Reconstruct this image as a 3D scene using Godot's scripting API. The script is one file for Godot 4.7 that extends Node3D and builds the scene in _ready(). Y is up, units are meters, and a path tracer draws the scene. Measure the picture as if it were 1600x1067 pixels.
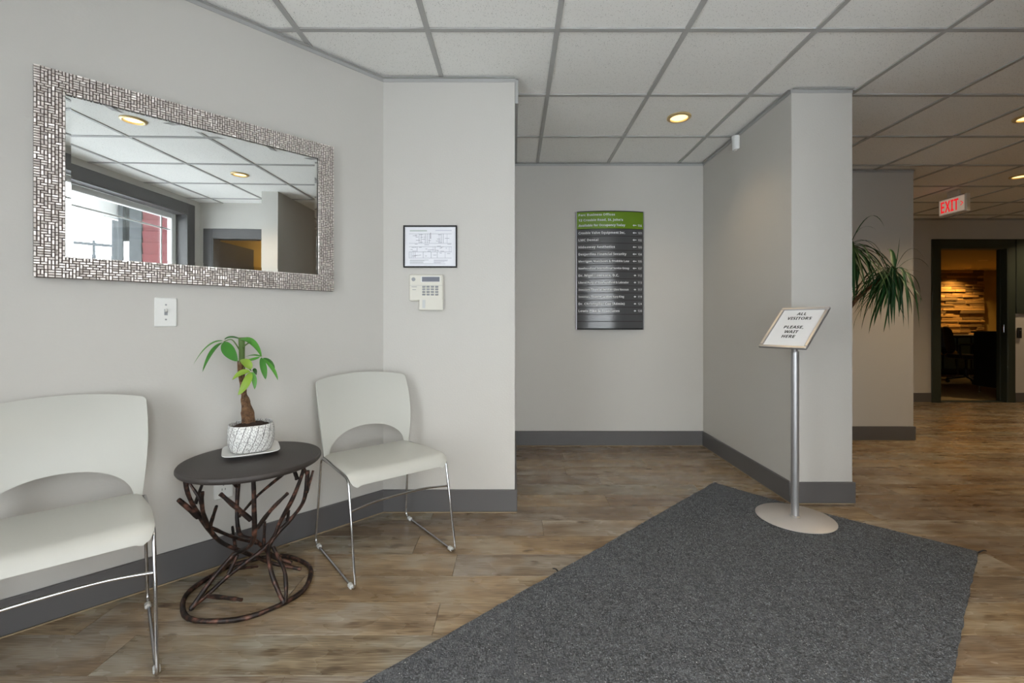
extends Node3D
# Reception lobby. x runs right, y up, d = depth away from the camera (d = -z), metres.

var M := {}
var used := {}
var rng := RandomNumberGenerator.new()
var room := PackedVector2Array([Vector2(-1.03, -0.6), Vector2(-2.45, 0.815), Vector2(-0.736, 2.53), Vector2(0.005, 2.53), Vector2(0.005, 3.886), Vector2(1.637, 3.886), Vector2(1.637, 2.65), Vector2(1.995, 2.65), Vector2(1.995, 4.06), Vector2(3.61, 4.06), Vector2(3.61, 5.98), Vector2(9.0, 5.98), Vector2(9.0, 0.633), Vector2(1.71, 0.633), Vector2(1.71, 0.454), Vector2(2.25, 0.454), Vector2(2.25, -0.6)])
const TOP := 2.44

func _ready():
	rng.seed = 11
	# camera
	var cam := Camera3D.new()
	cam.name = "camera"
	cam.projection = Camera3D.PROJECTION_FRUSTUM
	cam.keep_aspect = Camera3D.KEEP_HEIGHT
	cam.near = 0.05
	cam.far = 300.0
	cam.size = 2.0 * 0.05 * (533.5 / 702.0)
	cam.frustum_offset = Vector2(-3.0, -30.5) * 0.05 / 702.0
	cam.position = V(0, 1.07, 0)
	add_child(cam)
	# overcast sky and exposure
	var env := Environment.new()
	env.background_mode = Environment.BG_SKY
	var sky := Sky.new()
	var sm := ProceduralSkyMaterial.new()
	sm.sky_top_color = Color(0.935, 0.965, 0.985)
	sm.sky_horizon_color = Color(0.97, 0.985, 0.99)
	sm.ground_horizon_color = Color(0.9, 0.91, 0.92)
	sm.ground_bottom_color = Color(0.8, 0.8, 0.8)
	sm.energy_multiplier = 8.0
	sky.sky_material = sm
	env.sky = sky
	env.tonemap_mode = Environment.TONE_MAPPER_LINEAR
	env.tonemap_exposure = 1.0
	env.sdfgi_enabled = true
	env.ssao_enabled = true
	env.ssil_enabled = true
	var we := WorldEnvironment.new()
	we.name = "world_environment"
	we.environment = env
	add_child(we)
	build_materials()
	build_shell()
	build_floor()
	build_ceiling()
	build_openings()
	build_offices()
	build_outside()
	build_mat()
	build_chairs()
	build_table()
	build_plant()
	build_mirror()
	build_wall_things()
	build_directory()
	build_stand()
	build_dracaena()
	build_exit_sign()
	build_downlights()

# ---------------------------------------------------------------- helpers
func V(x: float, y: float, d: float) -> Vector3:
	return Vector3(x, y, -d)

func numbered(called: String, parent: Node) -> String:
	var key := str(parent.get_instance_id()) + called
	var n: int = used.get(key, 0)
	used[key] = n + 1
	return called if n == 0 else "%s_%03d" % [called, n]

func put(o: Node3D, called: String, parent: Node) -> Node3D:
	o.name = numbered(called, parent)
	parent.add_child(o, true)
	return o

func tag(o: Node, label: String, category: String, group := "", kind := ""):
	o.set_meta("label", label)
	o.set_meta("category", category)
	if group: o.set_meta("group", group)
	if kind: o.set_meta("kind", kind)
	return o

func thing(called: String, label: String, category: String, at: Vector3, turn := 0.0, group := "") -> Node3D:
	var o := Node3D.new()
	put(o, called, self)
	o.position = at
	o.rotation.y = turn
	tag(o, label, category, group)
	return o

func start() -> SurfaceTool:
	var st := SurfaceTool.new()
	st.begin(Mesh.PRIMITIVE_TRIANGLES)
	st.set_smooth_group(-1)
	return st

func mesh_node(called: String, m: Mesh, mat: Material, parent: Node = self) -> MeshInstance3D:
	var o := MeshInstance3D.new()
	o.mesh = m
	o.material_override = mat
	put(o, called, parent)
	return o

func obj(called: String, st: SurfaceTool, mat: Material, parent: Node = self) -> MeshInstance3D:
	st.generate_normals()
	return mesh_node(called, st.commit(), mat, parent)

func struct(called: String, st: SurfaceTool, mat: Material, label: String, parent: Node = self) -> MeshInstance3D:
	var o := obj(called, st, mat, parent)
	if parent == self:
		o.set_meta("kind", "structure")
		o.set_meta("label", label)
		var c := "wall"
		for w in ["floor", "ceiling", "window", "door", "baseboard", "trim", "ground"]:
			if called.begins_with(w): c = w
		o.set_meta("category", c)
	return o

func tri(st: SurfaceTool, a: Vector3, b: Vector3, c: Vector3, out: Vector3):
	if (a - c).cross(a - b).dot(out) < 0.0:
		var t := b
		b = c
		c = t
	st.add_vertex(a)
	st.add_vertex(b)
	st.add_vertex(c)

func quad(st: SurfaceTool, a: Vector3, b: Vector3, c: Vector3, d: Vector3, out: Vector3):
	tri(st, a, b, c, out)
	tri(st, a, c, d, out)

# chamfered box, centre c, full size s, chamfer b, under the transform t
func box(st: SurfaceTool, c: Vector3, s: Vector3, b := 0.0, t := Transform3D()):
	var h := s * 0.5
	b = minf(b, minf(h.x, minf(h.y, h.z)) * 0.9)
	var o := t * c
	var p := func(i: int, sx: float, sy: float, sz: float) -> Vector3:
		var q := Vector3(sx * (h.x - (0.0 if i == 0 else b)), sy * (h.y - (0.0 if i == 1 else b)), sz * (h.z - (0.0 if i == 2 else b)))
		return t * (c + q)
	for s1 in [-1.0, 1.0]:
		var f := [[p.call(0, s1, -1, -1), p.call(0, s1, 1, -1), p.call(0, s1, 1, 1), p.call(0, s1, -1, 1)], [p.call(1, -1, s1, -1), p.call(1, 1, s1, -1), p.call(1, 1, s1, 1), p.call(1, -1, s1, 1)], [p.call(2, -1, -1, s1), p.call(2, 1, -1, s1), p.call(2, 1, 1, s1), p.call(2, -1, 1, s1)]]
		for q in f:
			quad(st, q[0], q[1], q[2], q[3], (q[0] + q[2]) * 0.5 - o)
		if b <= 0.0: continue
		for s2 in [-1.0, 1.0]:
			var e := [[p.call(0, s1, s2, -1), p.call(0, s1, s2, 1), p.call(1, s1, s2, 1), p.call(1, s1, s2, -1)], [p.call(0, s1, -1, s2), p.call(0, s1, 1, s2), p.call(2, s1, 1, s2), p.call(2, s1, -1, s2)], [p.call(1, -1, s1, s2), p.call(1, 1, s1, s2), p.call(2, 1, s1, s2), p.call(2, -1, s1, s2)]]
			for q in e:
				quad(st, q[0], q[1], q[2], q[3], (q[0] + q[2]) * 0.5 - o)
			for s3 in [-1.0, 1.0]:
				var k: Vector3 = p.call(0, s1, s2, s3)
				tri(st, k, p.call(1, s1, s2, s3), p.call(2, s1, s2, s3), k - o)

# box between plan limits: x0..x1, y0..y1, d0..d1
func slab(st: SurfaceTool, x0: float, x1: float, y0: float, y1: float, d0: float, d1: float, b := 0.0):
	box(st, V((x0 + x1) * 0.5, (y0 + y1) * 0.5, (d0 + d1) * 0.5), Vector3(absf(x1 - x0), absf(y1 - y0), absf(d1 - d0)), b)

# plan polygon (x, d) raised from y0 to y1
func prism(st: SurfaceTool, poly: PackedVector2Array, y0: float, y1: float):
	var idx := Geometry2D.triangulate_polygon(poly)
	for i in range(0, idx.size(), 3):
		var a := poly[idx[i]]
		var b := poly[idx[i + 1]]
		var c := poly[idx[i + 2]]
		tri(st, V(a.x, y1, a.y), V(b.x, y1, b.y), V(c.x, y1, c.y), Vector3.UP)
		tri(st, V(a.x, y0, a.y), V(b.x, y0, b.y), V(c.x, y0, c.y), Vector3.DOWN)
	var ccw := not Geometry2D.is_polygon_clockwise(poly)
	for i in poly.size():
		var a := poly[i]
		var b := poly[(i + 1) % poly.size()]
		var n := Vector2(b.y - a.y, a.x - b.x) * (1.0 if ccw else -1.0)
		quad(st, V(a.x, y0, a.y), V(b.x, y0, b.y), V(b.x, y1, b.y), V(a.x, y1, a.y), V(n.x, 0, n.y))

func rect(x0: float, x1: float, d0: float, d1: float) -> PackedVector2Array:
	return PackedVector2Array([Vector2(x0, d0), Vector2(x1, d0), Vector2(x1, d1), Vector2(x0, d1)])

func smooth_path(p: Array, n := 6) -> PackedVector3Array:
	var r := PackedVector3Array()
	for i in p.size() - 1:
		var a: Vector3 = p[maxi(i - 1, 0)]
		var b: Vector3 = p[i]
		var c: Vector3 = p[i + 1]
		var d: Vector3 = p[mini(i + 2, p.size() - 1)]
		for k in n:
			r.append(b.cubic_interpolate(c, a, d, float(k) / n))
	r.append(p[p.size() - 1])
	return r

# polyline with its corners rounded; closed joins the ends
func round_path(p: Array, rad: float, closed := false, n := 6) -> PackedVector3Array:
	var r := PackedVector3Array()
	var m := p.size()
	for i in m:
		var b: Vector3 = p[i]
		if not closed and (i == 0 or i == m - 1):
			r.append(b)
			continue
		var a: Vector3 = p[(i - 1 + m) % m]
		var c: Vector3 = p[(i + 1) % m]
		var q := minf(rad, minf(a.distance_to(b), c.distance_to(b)) * 0.48)
		var s := b + (a - b).normalized() * q
		var e := b + (c - b).normalized() * q
		for k in n + 1:
			var t := float(k) / n
			r.append(s.lerp(b, t).lerp(b.lerp(e, t), t))
	return r

func tube(st: SurfaceTool, p: PackedVector3Array, rad: Callable, sides := 8, closed := false, rough := 0.0):
	var m := p.size()
	var rings := []
	var up := Vector3.UP
	for i in m:
		var t := (p[(i + 1) % m] - p[(i - 1 + m) % m]) if closed else (p[mini(i + 1, m - 1)] - p[maxi(i - 1, 0)])
		t = t.normalized()
		if i == 0:
			up = Vector3.RIGHT if absf(t.y) > 0.8 else Vector3.UP
		up = (up - t * up.dot(t)).normalized()
		var side := t.cross(up)
		var ring := []
		for k in sides:
			var a := TAU * k / sides
			var rr: float = rad.call(float(i) / (m - 1)) * (1.0 + rough * (rng.randf() - 0.5))
			ring.append(p[i] + (up * cos(a) + side * sin(a)) * rr)
		rings.append(ring)
	st.set_smooth_group(1)
	for i in (m if closed else m - 1):
		var j := (i + 1) % m
		for k in sides:
			var l := (k + 1) % sides
			var mid: Vector3 = rings[i][k] + rings[i][l] - p[i] * 2.0
			quad(st, rings[i][k], rings[i][l], rings[j][l], rings[j][k], mid)
	st.set_smooth_group(-1)
	if not closed:
		for k in sides:
			var l := (k + 1) % sides
			tri(st, p[0], rings[0][k], rings[0][l], p[0] - p[1])
			tri(st, p[m - 1], rings[m - 1][k], rings[m - 1][l], p[m - 1] - p[m - 2])
	st.set_smooth_group(-1)

# turned profile of (radius, y); e > 2 squares the plan; t places it. Profile runs so that outside is on the right going up
func lathe(st: SurfaceTool, prof: Array, seg := 32, e := 2.0, t := Transform3D(), flat_angle := 0.6, uv := false):
	var dirs := []
	for k in seg + 1:
		var a := TAU * k / seg
		var c := cos(a)
		var s := sin(a)
		var q := pow(pow(absf(c), e) + pow(absf(s), e), -1.0 / e)
		dirs.append(Vector3(c * q, 0, s * q))
	var grp := 1
	for i in prof.size() - 1:
		var a: Vector2 = prof[i]
		var b: Vector2 = prof[i + 1]
		if i > 0:
			var z: Vector2 = prof[i - 1]
			if absf((b - a).angle_to(a - z)) > flat_angle: grp += 1
		st.set_smooth_group(grp)
		var n2 := Vector2(b.y - a.y, a.x - b.x)
		for k in seg:
			var u: Vector3 = dirs[k]
			var v: Vector3 = dirs[k + 1]
			var w := ((u + v) * 0.5).normalized()
			var out := t.basis * (w * n2.x + Vector3.UP * n2.y)
			var q := [u * a.x + Vector3.UP * a.y, v * a.x + Vector3.UP * a.y, v * b.x + Vector3.UP * b.y, u * b.x + Vector3.UP * b.y]
			var uvs := [Vector2(float(k) / seg, float(i) / (prof.size() - 1)), Vector2(float(k + 1) / seg, float(i) / (prof.size() - 1)), Vector2(float(k + 1) / seg, float(i + 1) / (prof.size() - 1)), Vector2(float(k) / seg, float(i + 1) / (prof.size() - 1))]
			for f in [[0, 1, 2], [0, 2, 3]]:
				var x: Array = f.duplicate()
				if (q[f[0]] - q[f[2]]).cross(q[f[0]] - q[f[1]]).length() < 1e-12: continue
				if (t.basis * ((q[f[0]] - q[f[2]]) as Vector3).cross(q[f[0]] - q[f[1]])).dot(out) < 0.0: x = [f[0], f[2], f[1]]
				for j in x:
					if uv: st.set_uv(uvs[j])
					st.add_vertex(t * (q[j] as Vector3))
	st.set_smooth_group(-1)

# a bent sheet f(u, v) of even thickness, closed all round
func shell(st: SurfaceTool, nu: int, nv: int, f: Callable, thick: float):
	var fr := []
	var bk := []
	for j in nv + 1:
		var ra := []
		var rb := []
		for i in nu + 1:
			var u := float(i) / nu
			var v := float(j) / nv
			var h := 0.004
			var p: Vector3 = f.call(u, v)
			var du: Vector3 = f.call(minf(u + h, 1.0), v) - f.call(maxf(u - h, 0.0), v)
			var dv: Vector3 = f.call(u, minf(v + h, 1.0)) - f.call(u, maxf(v - h, 0.0))
			var n := du.cross(dv).normalized()
			ra.append(p + n * thick * 0.5)
			rb.append(p - n * thick * 0.5)
		fr.append(ra)
		bk.append(rb)
	for j in nv:
		for i in nu:
			var out: Vector3 = fr[j][i] - bk[j][i]
			st.set_smooth_group(1)
			quad(st, fr[j][i], fr[j][i + 1], fr[j + 1][i + 1], fr[j + 1][i], out)
			st.set_smooth_group(2)
			quad(st, bk[j][i], bk[j][i + 1], bk[j + 1][i + 1], bk[j + 1][i], -out)
	st.set_smooth_group(3)
	for i in nu:
		quad(st, fr[0][i], fr[0][i + 1], bk[0][i + 1], bk[0][i], fr[0][i] - fr[1][i])
		quad(st, fr[nv][i], fr[nv][i + 1], bk[nv][i + 1], bk[nv][i], fr[nv][i] - fr[nv - 1][i])
	for j in nv:
		quad(st, fr[j][0], fr[j + 1][0], bk[j + 1][0], bk[j][0], fr[j][0] - fr[j][1])
		quad(st, fr[j][nu], fr[j + 1][nu], bk[j + 1][nu], bk[j][nu], fr[j][nu] - fr[j][nu - 1])
	st.set_smooth_group(-1)

# lettering mesh: fits width w (0 = natural), cap height cap, starting at the left edge; warp bends it
func letters(text: String, cap: float, w: float, bold: bool, at: Vector3, align := 0, warp = null) -> ArrayMesh:
	var fo := SystemFont.new()
	fo.font_names = PackedStringArray(["Droid Sans"])
	fo.font_weight = 700 if bold else 400
	var tm := TextMesh.new()
	tm.text = text
	tm.font = fo
	tm.font_size = 48
	tm.pixel_size = 0.01
	tm.depth = 0.02
	tm.curve_step = 2.0
	tm.horizontal_alignment = HORIZONTAL_ALIGNMENT_LEFT
	var arr := tm.get_mesh_arrays()
	var vs: PackedVector3Array = arr[Mesh.ARRAY_VERTEX]
	var lo := Vector3(1e9, 1e9, 1e9)
	var hi := -lo
	for v in vs:
		lo = lo.min(v)
		hi = hi.max(v)
	var ref := tm.duplicate() as TextMesh
	ref.text = "H"
	var box_h := ref.get_aabb()
	var sy := cap / box_h.size.y
	var mid := box_h.position.y + box_h.size.y * 0.5
	var sx := w / (hi.x - lo.x) if w > 0.0 else sy
	for i in vs.size():
		var v := vs[i]
		var x := (v.x - lo.x) * sx
		if align == 1: x -= (hi.x - lo.x) * sx * 0.5
		var q := Vector3(x + at.x, (v.y - mid) * sy + at.y, at.z + (0.0006 if v.z > 0.0 else 0.0))
		if warp != null: q.z += warp.call(q.x)
		vs[i] = q
	arr[Mesh.ARRAY_VERTEX] = vs
	var m := ArrayMesh.new()
	m.add_surface_from_arrays(Mesh.PRIMITIVE_TRIANGLES, arr)
	return m

func mat(c: Color, rough := 0.6, metal := 0.0, spec := 0.5) -> StandardMaterial3D:
	var m := StandardMaterial3D.new()
	m.albedo_color = c
	m.roughness = rough
	m.metallic = metal
	m.metallic_specular = spec
	return m

func c8(r: float, g: float, b: float) -> Color:
	return Color(r / 255.0, g / 255.0, b / 255.0)

func noise(seed_: int, freq: float, oct := 4, type := FastNoiseLite.TYPE_SIMPLEX_SMOOTH) -> FastNoiseLite:
	var n := FastNoiseLite.new()
	n.seed = seed_
	n.frequency = freq
	n.noise_type = type
	n.fractal_octaves = oct
	return n

func noise_image(seed_: int, w: int, h: int, freq: float, oct: int, to_w: int, to_h: int) -> PackedByteArray:
	var im := noise(seed_, freq, oct).get_seamless_image(w, h)
	im.resize(to_w, to_h, Image.INTERPOLATE_CUBIC)
	im.convert(Image.FORMAT_L8)
	return im.get_data()

func relief(m: StandardMaterial3D, seed_: int, freq: float, cm: float, scale: float, world := true):
	var t := NoiseTexture2D.new()
	t.width = 512
	t.height = 512
	t.seamless = true
	t.noise = noise(seed_, freq, 3)
	m.heightmap_enabled = true
	m.heightmap_texture = t
	m.heightmap_scale = cm
	m.uv1_triplanar = true
	m.uv1_world_triplanar = world
	m.uv1_scale = Vector3.ONE * scale

func speckle(w: int, h: int, seed_: int, paint: Callable) -> ImageTexture:
	var r := RandomNumberGenerator.new()
	r.seed = seed_
	var im := Image.create_empty(w, h, false, Image.FORMAT_RGB8)
	paint.call(im, r)
	return ImageTexture.create_from_image(im)

func build_materials():
	M.wall = mat(c8(203, 200, 194), 0.55, 0, 0.35)
	relief(M.wall, 3, 0.05, 0.03, 3.0)
	M.base = mat(c8(96, 94, 94), 0.42)
	M.shim = mat(c8(158, 140, 112), 0.8)
	M.slab = mat(c8(60, 50, 42), 0.9)
	M.tee = mat(c8(176, 176, 174), 0.5)
	M.plaster = mat(c8(210, 208, 202), 0.8)
	# ceiling tile: white with pinholes and fissures
	var tt := speckle(512, 512, 5, func(im: Image, r: RandomNumberGenerator):
		im.fill(Color(0.99, 0.99, 0.985))
		for k in 2600:
			var v := r.randf_range(0.66, 0.9)
			var x := r.randi() % 508
			var y := r.randi() % 508
			im.fill_rect(Rect2i(x, y, 1 + r.randi() % 3, 1 + r.randi() % 2), Color(v, v, v * 0.99))
	)
	M.tile = []
	for k in 3:
		var v := 0.965 + 0.01 * k
		var m := mat(Color(v, v, v * 0.99), 0.9, 0, 0.2)
		m.albedo_texture = tt
		m.uv1_triplanar = true
		m.uv1_world_triplanar = true
		m.uv1_scale = Vector3.ONE * 1.7
		m.uv1_offset = Vector3(0.31, 0.17, 0.53) * k
		M.tile.append(m)
	# vinyl plank: long grain along x
	var W := 2048
	var H := 1024
	var fine := noise_image(21, 96, 1024, 0.16, 4, W, H)
	var broad := noise_image(22, 48, 256, 0.04, 3, W, H)
	var blot := noise_image(23, 256, 128, 0.02, 4, W, H)
	var knot := noise_image(24, 256, 256, 0.045, 2, W, H)
	var data := PackedByteArray()
	data.resize(W * H * 3)
	var dark := Color(0.48, 0.41, 0.33)
	var tan := Color(0.76, 0.69, 0.58)
	var grey := Color(0.74, 0.71, 0.65)
	for i in W * H:
		var a := (fine[i] * 0.5 + broad[i] * 0.3 + blot[i] * 0.2) / 255.0
		a = smoothstep(0.2, 0.72, a)
		var c := dark.lerp(tan.lerp(grey, smoothstep(0.35, 0.7, blot[i] / 255.0)), a)
		c = c.lerp(Color(0.30, 0.24, 0.18), 0.7 * smoothstep(0.80, 0.95, knot[i] / 255.0 * (0.75 + 0.5 * fine[i] / 255.0)))
		data[i * 3] = int(c.r * 255)
		data[i * 3 + 1] = int(c.g * 255)
		data[i * 3 + 2] = int(c.b * 255)
	var wood := ImageTexture.create_from_image(Image.create_from_data(W, H, false, Image.FORMAT_RGB8, data))
	M.plank = []
	var tints := [Color(0.87, 0.85, 0.83), Color(0.80, 0.78, 0.77), Color(0.89, 0.86, 0.81), Color(0.83, 0.83, 0.82), Color(0.77, 0.73, 0.70), Color(0.86, 0.82, 0.76)]
	for k in 6:
		var m := mat(tints[k], 0.34, 0, 0.5)
		m.albedo_texture = wood
		m.uv1_triplanar = true
		m.uv1_world_triplanar = true
		m.uv1_scale = Vector3(0.5, 1.0, 1.3)
		m.uv1_offset = Vector3(0.37 * k, 0, 0.61 * k)
		var rt := NoiseTexture2D.new()
		rt.width = 256
		rt.height = 256
		rt.seamless = true
		rt.noise = noise(60, 0.02, 4)
		var g := Gradient.new()
		g.set_color(0, Color(0.62, 0.62, 0.62))
		g.set_color(1, Color(1, 1, 1))
		rt.color_ramp = g
		m.roughness_texture = M.plank[0].roughness_texture if k else rt
		M.plank.append(m)
	# entrance mat: charcoal needle felt with lint
	var felt := speckle(1024, 1024, 9, func(im: Image, r: RandomNumberGenerator):
		im.fill(Color(0.34, 0.35, 0.365))
		for k in 5000:
			var v := r.randf_range(0.29, 0.40)
			im.fill_rect(Rect2i(r.randi() % 990, r.randi() % 990, 8 + r.randi() % 26, 8 + r.randi() % 26), Color(v, v * 1.03, v * 1.07))
		for k in 34000:
			var v := r.randf()
			v = 0.21 + 0.30 * v
			var n := 4 + r.randi() % 8
			im.fill_rect(Rect2i(r.randi() % 1012, r.randi() % 1012, n if k % 2 else 2, 2 if k % 2 else n), Color(v, v * 1.03, v * 1.07))
		for k in 300:
			var v := r.randf_range(0.6, 0.9)
			im.fill_rect(Rect2i(r.randi() % 1018, r.randi() % 1018, 2 + r.randi() % 3, 2 + r.randi() % 2), Color(v, v, v))
	)
	M.mat = mat(Color.WHITE, 0.95, 0, 0.2)
	M.mat.albedo_texture = felt
	relief(M.mat, 41, 0.22, 0.5, 1.1)
	M.yarn = mat(c8(38, 39, 42), 0.95)
	M.shell = mat(c8(196, 196, 189), 0.38)
	M.chrome = mat(c8(205, 206, 208), 0.12, 1.0)
	M.gold = mat(c8(214, 190, 140), 0.3, 0.6)
	M.silver = mat(c8(178, 178, 180), 0.38, 0.75)
	M.plate = mat(c8(192, 188, 185), 0.45, 0.35)
	M.clear = mat(c8(200, 202, 200), 0.3)
	M.black = mat(c8(24, 24, 25), 0.5)
	M.void = mat(c8(12, 12, 13), 0.8)
	M.glass = mat(Color(0.94, 0.98, 0.97, 0.05), 0.02)
	M.glass.transparency = BaseMaterial3D.TRANSPARENCY_ALPHA
	M.mirror = mat(c8(236, 240, 240), 0.0, 1.0)
	M.white = mat(c8(232, 232, 228), 0.4)
	M.cream = mat(c8(222, 219, 208), 0.45)
	M.vinyl = mat(c8(236, 238, 238), 0.35)
	M.paper = mat(c8(238, 239, 240), 0.8)
	M.ink = mat(c8(28, 28, 30), 0.8)
	M.grey = mat(c8(150, 152, 155), 0.4)
	M.lcd = mat(c8(112, 116, 128), 0.25)
	# bronze twigs: near black with copper rubbed through
	M.bronze = mat(Color.WHITE, 0.42, 0.45)
	var bt := NoiseTexture2D.new()
	bt.width = 256
	bt.height = 256
	bt.seamless = true
	bt.noise = noise(77, 0.018, 4)
	var bg := Gradient.new()
	bg.offsets = PackedFloat32Array([0.0, 0.55, 0.74, 1.0])
	bg.colors = PackedColorArray([c8(30, 26, 25), c8(44, 36, 33), c8(112, 78, 66), c8(166, 118, 102)])
	bt.color_ramp = bg
	M.bronze.albedo_texture = bt
	M.bronze.uv1_triplanar = true
	M.bronze.uv1_scale = Vector3.ONE * 4.0
	M.table = mat(c8(58, 53, 51), 0.5)
	relief(M.table, 13, 0.08, 0.06, 5.0)
	M.frame = mat(c8(52, 60, 52), 0.45)
	M.carpet = mat(c8(150, 130, 92), 0.95)
	relief(M.carpet, 51, 0.2, 0.4, 1.5)
	M.tan = mat(c8(168, 146, 96), 0.7)
	M.grout = mat(c8(70, 58, 44), 0.9)
	M.stone = []
	for c in [c8(168, 136, 92), c8(138, 110, 74), c8(186, 150, 100), c8(116, 94, 66)]:
		var m := mat(c, 0.85)
		relief(m, 61, 0.06, 0.8, 2.0)
		M.stone.append(m)
	M.teal = mat(c8(92, 122, 126), 0.4)
	M.yellow = mat(c8(196, 164, 76), 0.7)
	M.glow = mat(Color(1, 0.9, 0.7), 0.6)
	M.glow.emission_enabled = true
	M.glow.emission = Color(1.0, 0.84, 0.56)
	M.glow.emission_energy_multiplier = 1.3
	M.lamp = mat(Color(1, 0.95, 0.85), 0.5)
	M.lamp.emission_enabled = true
	M.lamp.emission = Color(1.0, 0.84, 0.58)
	M.lamp.emission_energy_multiplier = 2.2
	M.exit = mat(c8(230, 40, 48), 0.5)
	M.exit.emission_enabled = true
	M.exit.emission = Color(1.0, 0.12, 0.16)
	M.exit.emission_energy_multiplier = 0.75
	M.sign_face = mat(c8(232, 226, 214), 0.5)
	M.sign_face.emission_enabled = true
	M.sign_face.emission = Color(1.0, 0.9, 0.8)
	M.sign_face.emission_energy_multiplier = 0.22
	M.snow = mat(c8(240, 241, 243), 0.9)
	M.red = mat(c8(92, 22, 27), 0.7)
	M.grey_trim = mat(c8(54, 57, 60), 0.7)
	M.fibre = mat(Color.WHITE, 0.9)
	M.fibre.vertex_color_use_as_albedo = true
	M.fibre.cull_mode = BaseMaterial3D.CULL_DISABLED
	M.mosaic = mat(Color.WHITE, 0.3, 0.45)
	M.mosaic.vertex_color_use_as_albedo = true
	M.umber = mat(c8(84, 70, 62), 0.6)
	M.soil = mat(c8(66, 46, 34), 0.95)
	relief(M.soil, 17, 0.15, 1.0, 6.0)
	M.bark = mat(Color.WHITE, 0.8)
	var kt := NoiseTexture2D.new()
	kt.width = 256
	kt.height = 256
	kt.seamless = true
	kt.noise = noise(18, 0.03, 4)
	var kg := Gradient.new()
	kg.set_color(0, c8(62, 42, 28))
	kg.set_color(1, c8(150, 112, 76))
	kt.color_ramp = kg
	M.bark.albedo_texture = kt
	relief(M.bark, 19, 0.06, 0.5, 5.0)
	M.stem = mat(c8(92, 120, 58), 0.6)
	M.leaves = []
	for c in [c8(58, 122, 40), c8(76, 142, 48), c8(46, 104, 36), c8(128, 160, 52)]:
		var m := mat(c, 0.42)
		m.cull_mode = BaseMaterial3D.CULL_DISABLED
		m.backlight_enabled = true
		m.backlight = c * 0.4
		M.leaves.append(m)
	M.blades = []
	for c in [c8(34, 84, 42), c8(26, 66, 36), c8(58, 92, 46), c8(88, 78, 48)]:
		var m := mat(c, 0.52)
		m.cull_mode = BaseMaterial3D.CULL_DISABLED
		M.blades.append(m)
	M.slat = mat(c8(74, 75, 78), 0.2, 0.0, 0.6)
	M.green = mat(c8(104, 140, 22), 0.2, 0.0, 0.6)
	M.text = mat(c8(222, 224, 226), 0.5)
	M.glaze = mat(Color.WHITE, 0.25)
	M.glaze.albedo_texture = speckle(1024, 256, 3, paint_pot)
	M.china = mat(c8(232, 232, 230), 0.2)
	M.plan = mat(Color.WHITE, 0.35)
	M.plan.albedo_texture = speckle(600, 460, 12, paint_plan)

# pot print: white cracked cells with dark slanting seams
func paint_pot(im: Image, _r: RandomNumberGenerator):
	var cell := noise(44, 0.085, 1, FastNoiseLite.TYPE_CELLULAR)
	cell.fractal_type = FastNoiseLite.FRACTAL_NONE
	cell.cellular_return_type = FastNoiseLite.RETURN_DISTANCE2_SUB
	for y in im.get_height():
		for x in im.get_width():
			var e := (cell.get_noise_2d(x, y) + 1.0) * 0.5
			var v := lerpf(0.58, 0.92, smoothstep(0.01, 0.10, e))
			var s := fposmod((x + 70.0 * sin(y / 256.0 * 2.4) + y * 0.35) / 1024.0 * 22.0, 1.0)
			if s < 0.07: v *= 0.2
			im.set_pixel(x, y, Color(v, v, v * 0.99))

# evacuation plan print: walls, rooms, corridors and lines of small text as faint strokes
func paint_plan(im: Image, r: RandomNumberGenerator):
	im.fill(Color(0.93, 0.935, 0.96))
	var ink := Color(0.35, 0.36, 0.42)
	im.fill_rect(Rect2i(60, 40, 200, 14), Color(0.72, 0.76, 0.74))
	im.fill_rect(Rect2i(360, 40, 190, 8), Color(0.78, 0.78, 0.84))
	for y in [80, 190, 230, 290, 360]:
		im.fill_rect(Rect2i(50, y, 500, 3), Color(0.55, 0.55, 0.62))
	for k in 22:
		var x := 50 + int(k * 23.5)
		var y: int = [80, 230, 290][r.randi() % 3]
		im.fill_rect(Rect2i(x, y, 3, [110, 60, 70][[80, 230, 290].find(y)]), ink if r.randf() < 0.5 else Color(0.66, 0.66, 0.72))
	for k in 46:
		im.fill_rect(Rect2i(60 + r.randi() % 450, 90 + r.randi() % 260, 14 + r.randi() % 40, 4), Color(0.5, 0.5, 0.56))
	im.fill_rect(Rect2i(300, 70, 6, 70), Color(0.2, 0.2, 0.25))
	for k in 5:
		im.fill_rect(Rect2i(60, 382 + k * 11, 120 + r.randi() % 160, 4), Color(0.62, 0.64, 0.66))
		im.fill_rect(Rect2i(340, 382 + k * 11, 60 + r.randi() % 140, 4), Color(0.66, 0.66, 0.72))

# ---------------------------------------------------------------- the setting
func wall(called: String, label: String, parts: Array, m: Material = null):
	var st := start()
	for p in parts:
		slab(st, p[0], p[1], p[2], p[3], p[4], p[5])
	return struct(called, st, m if m else M.wall, label)

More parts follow.
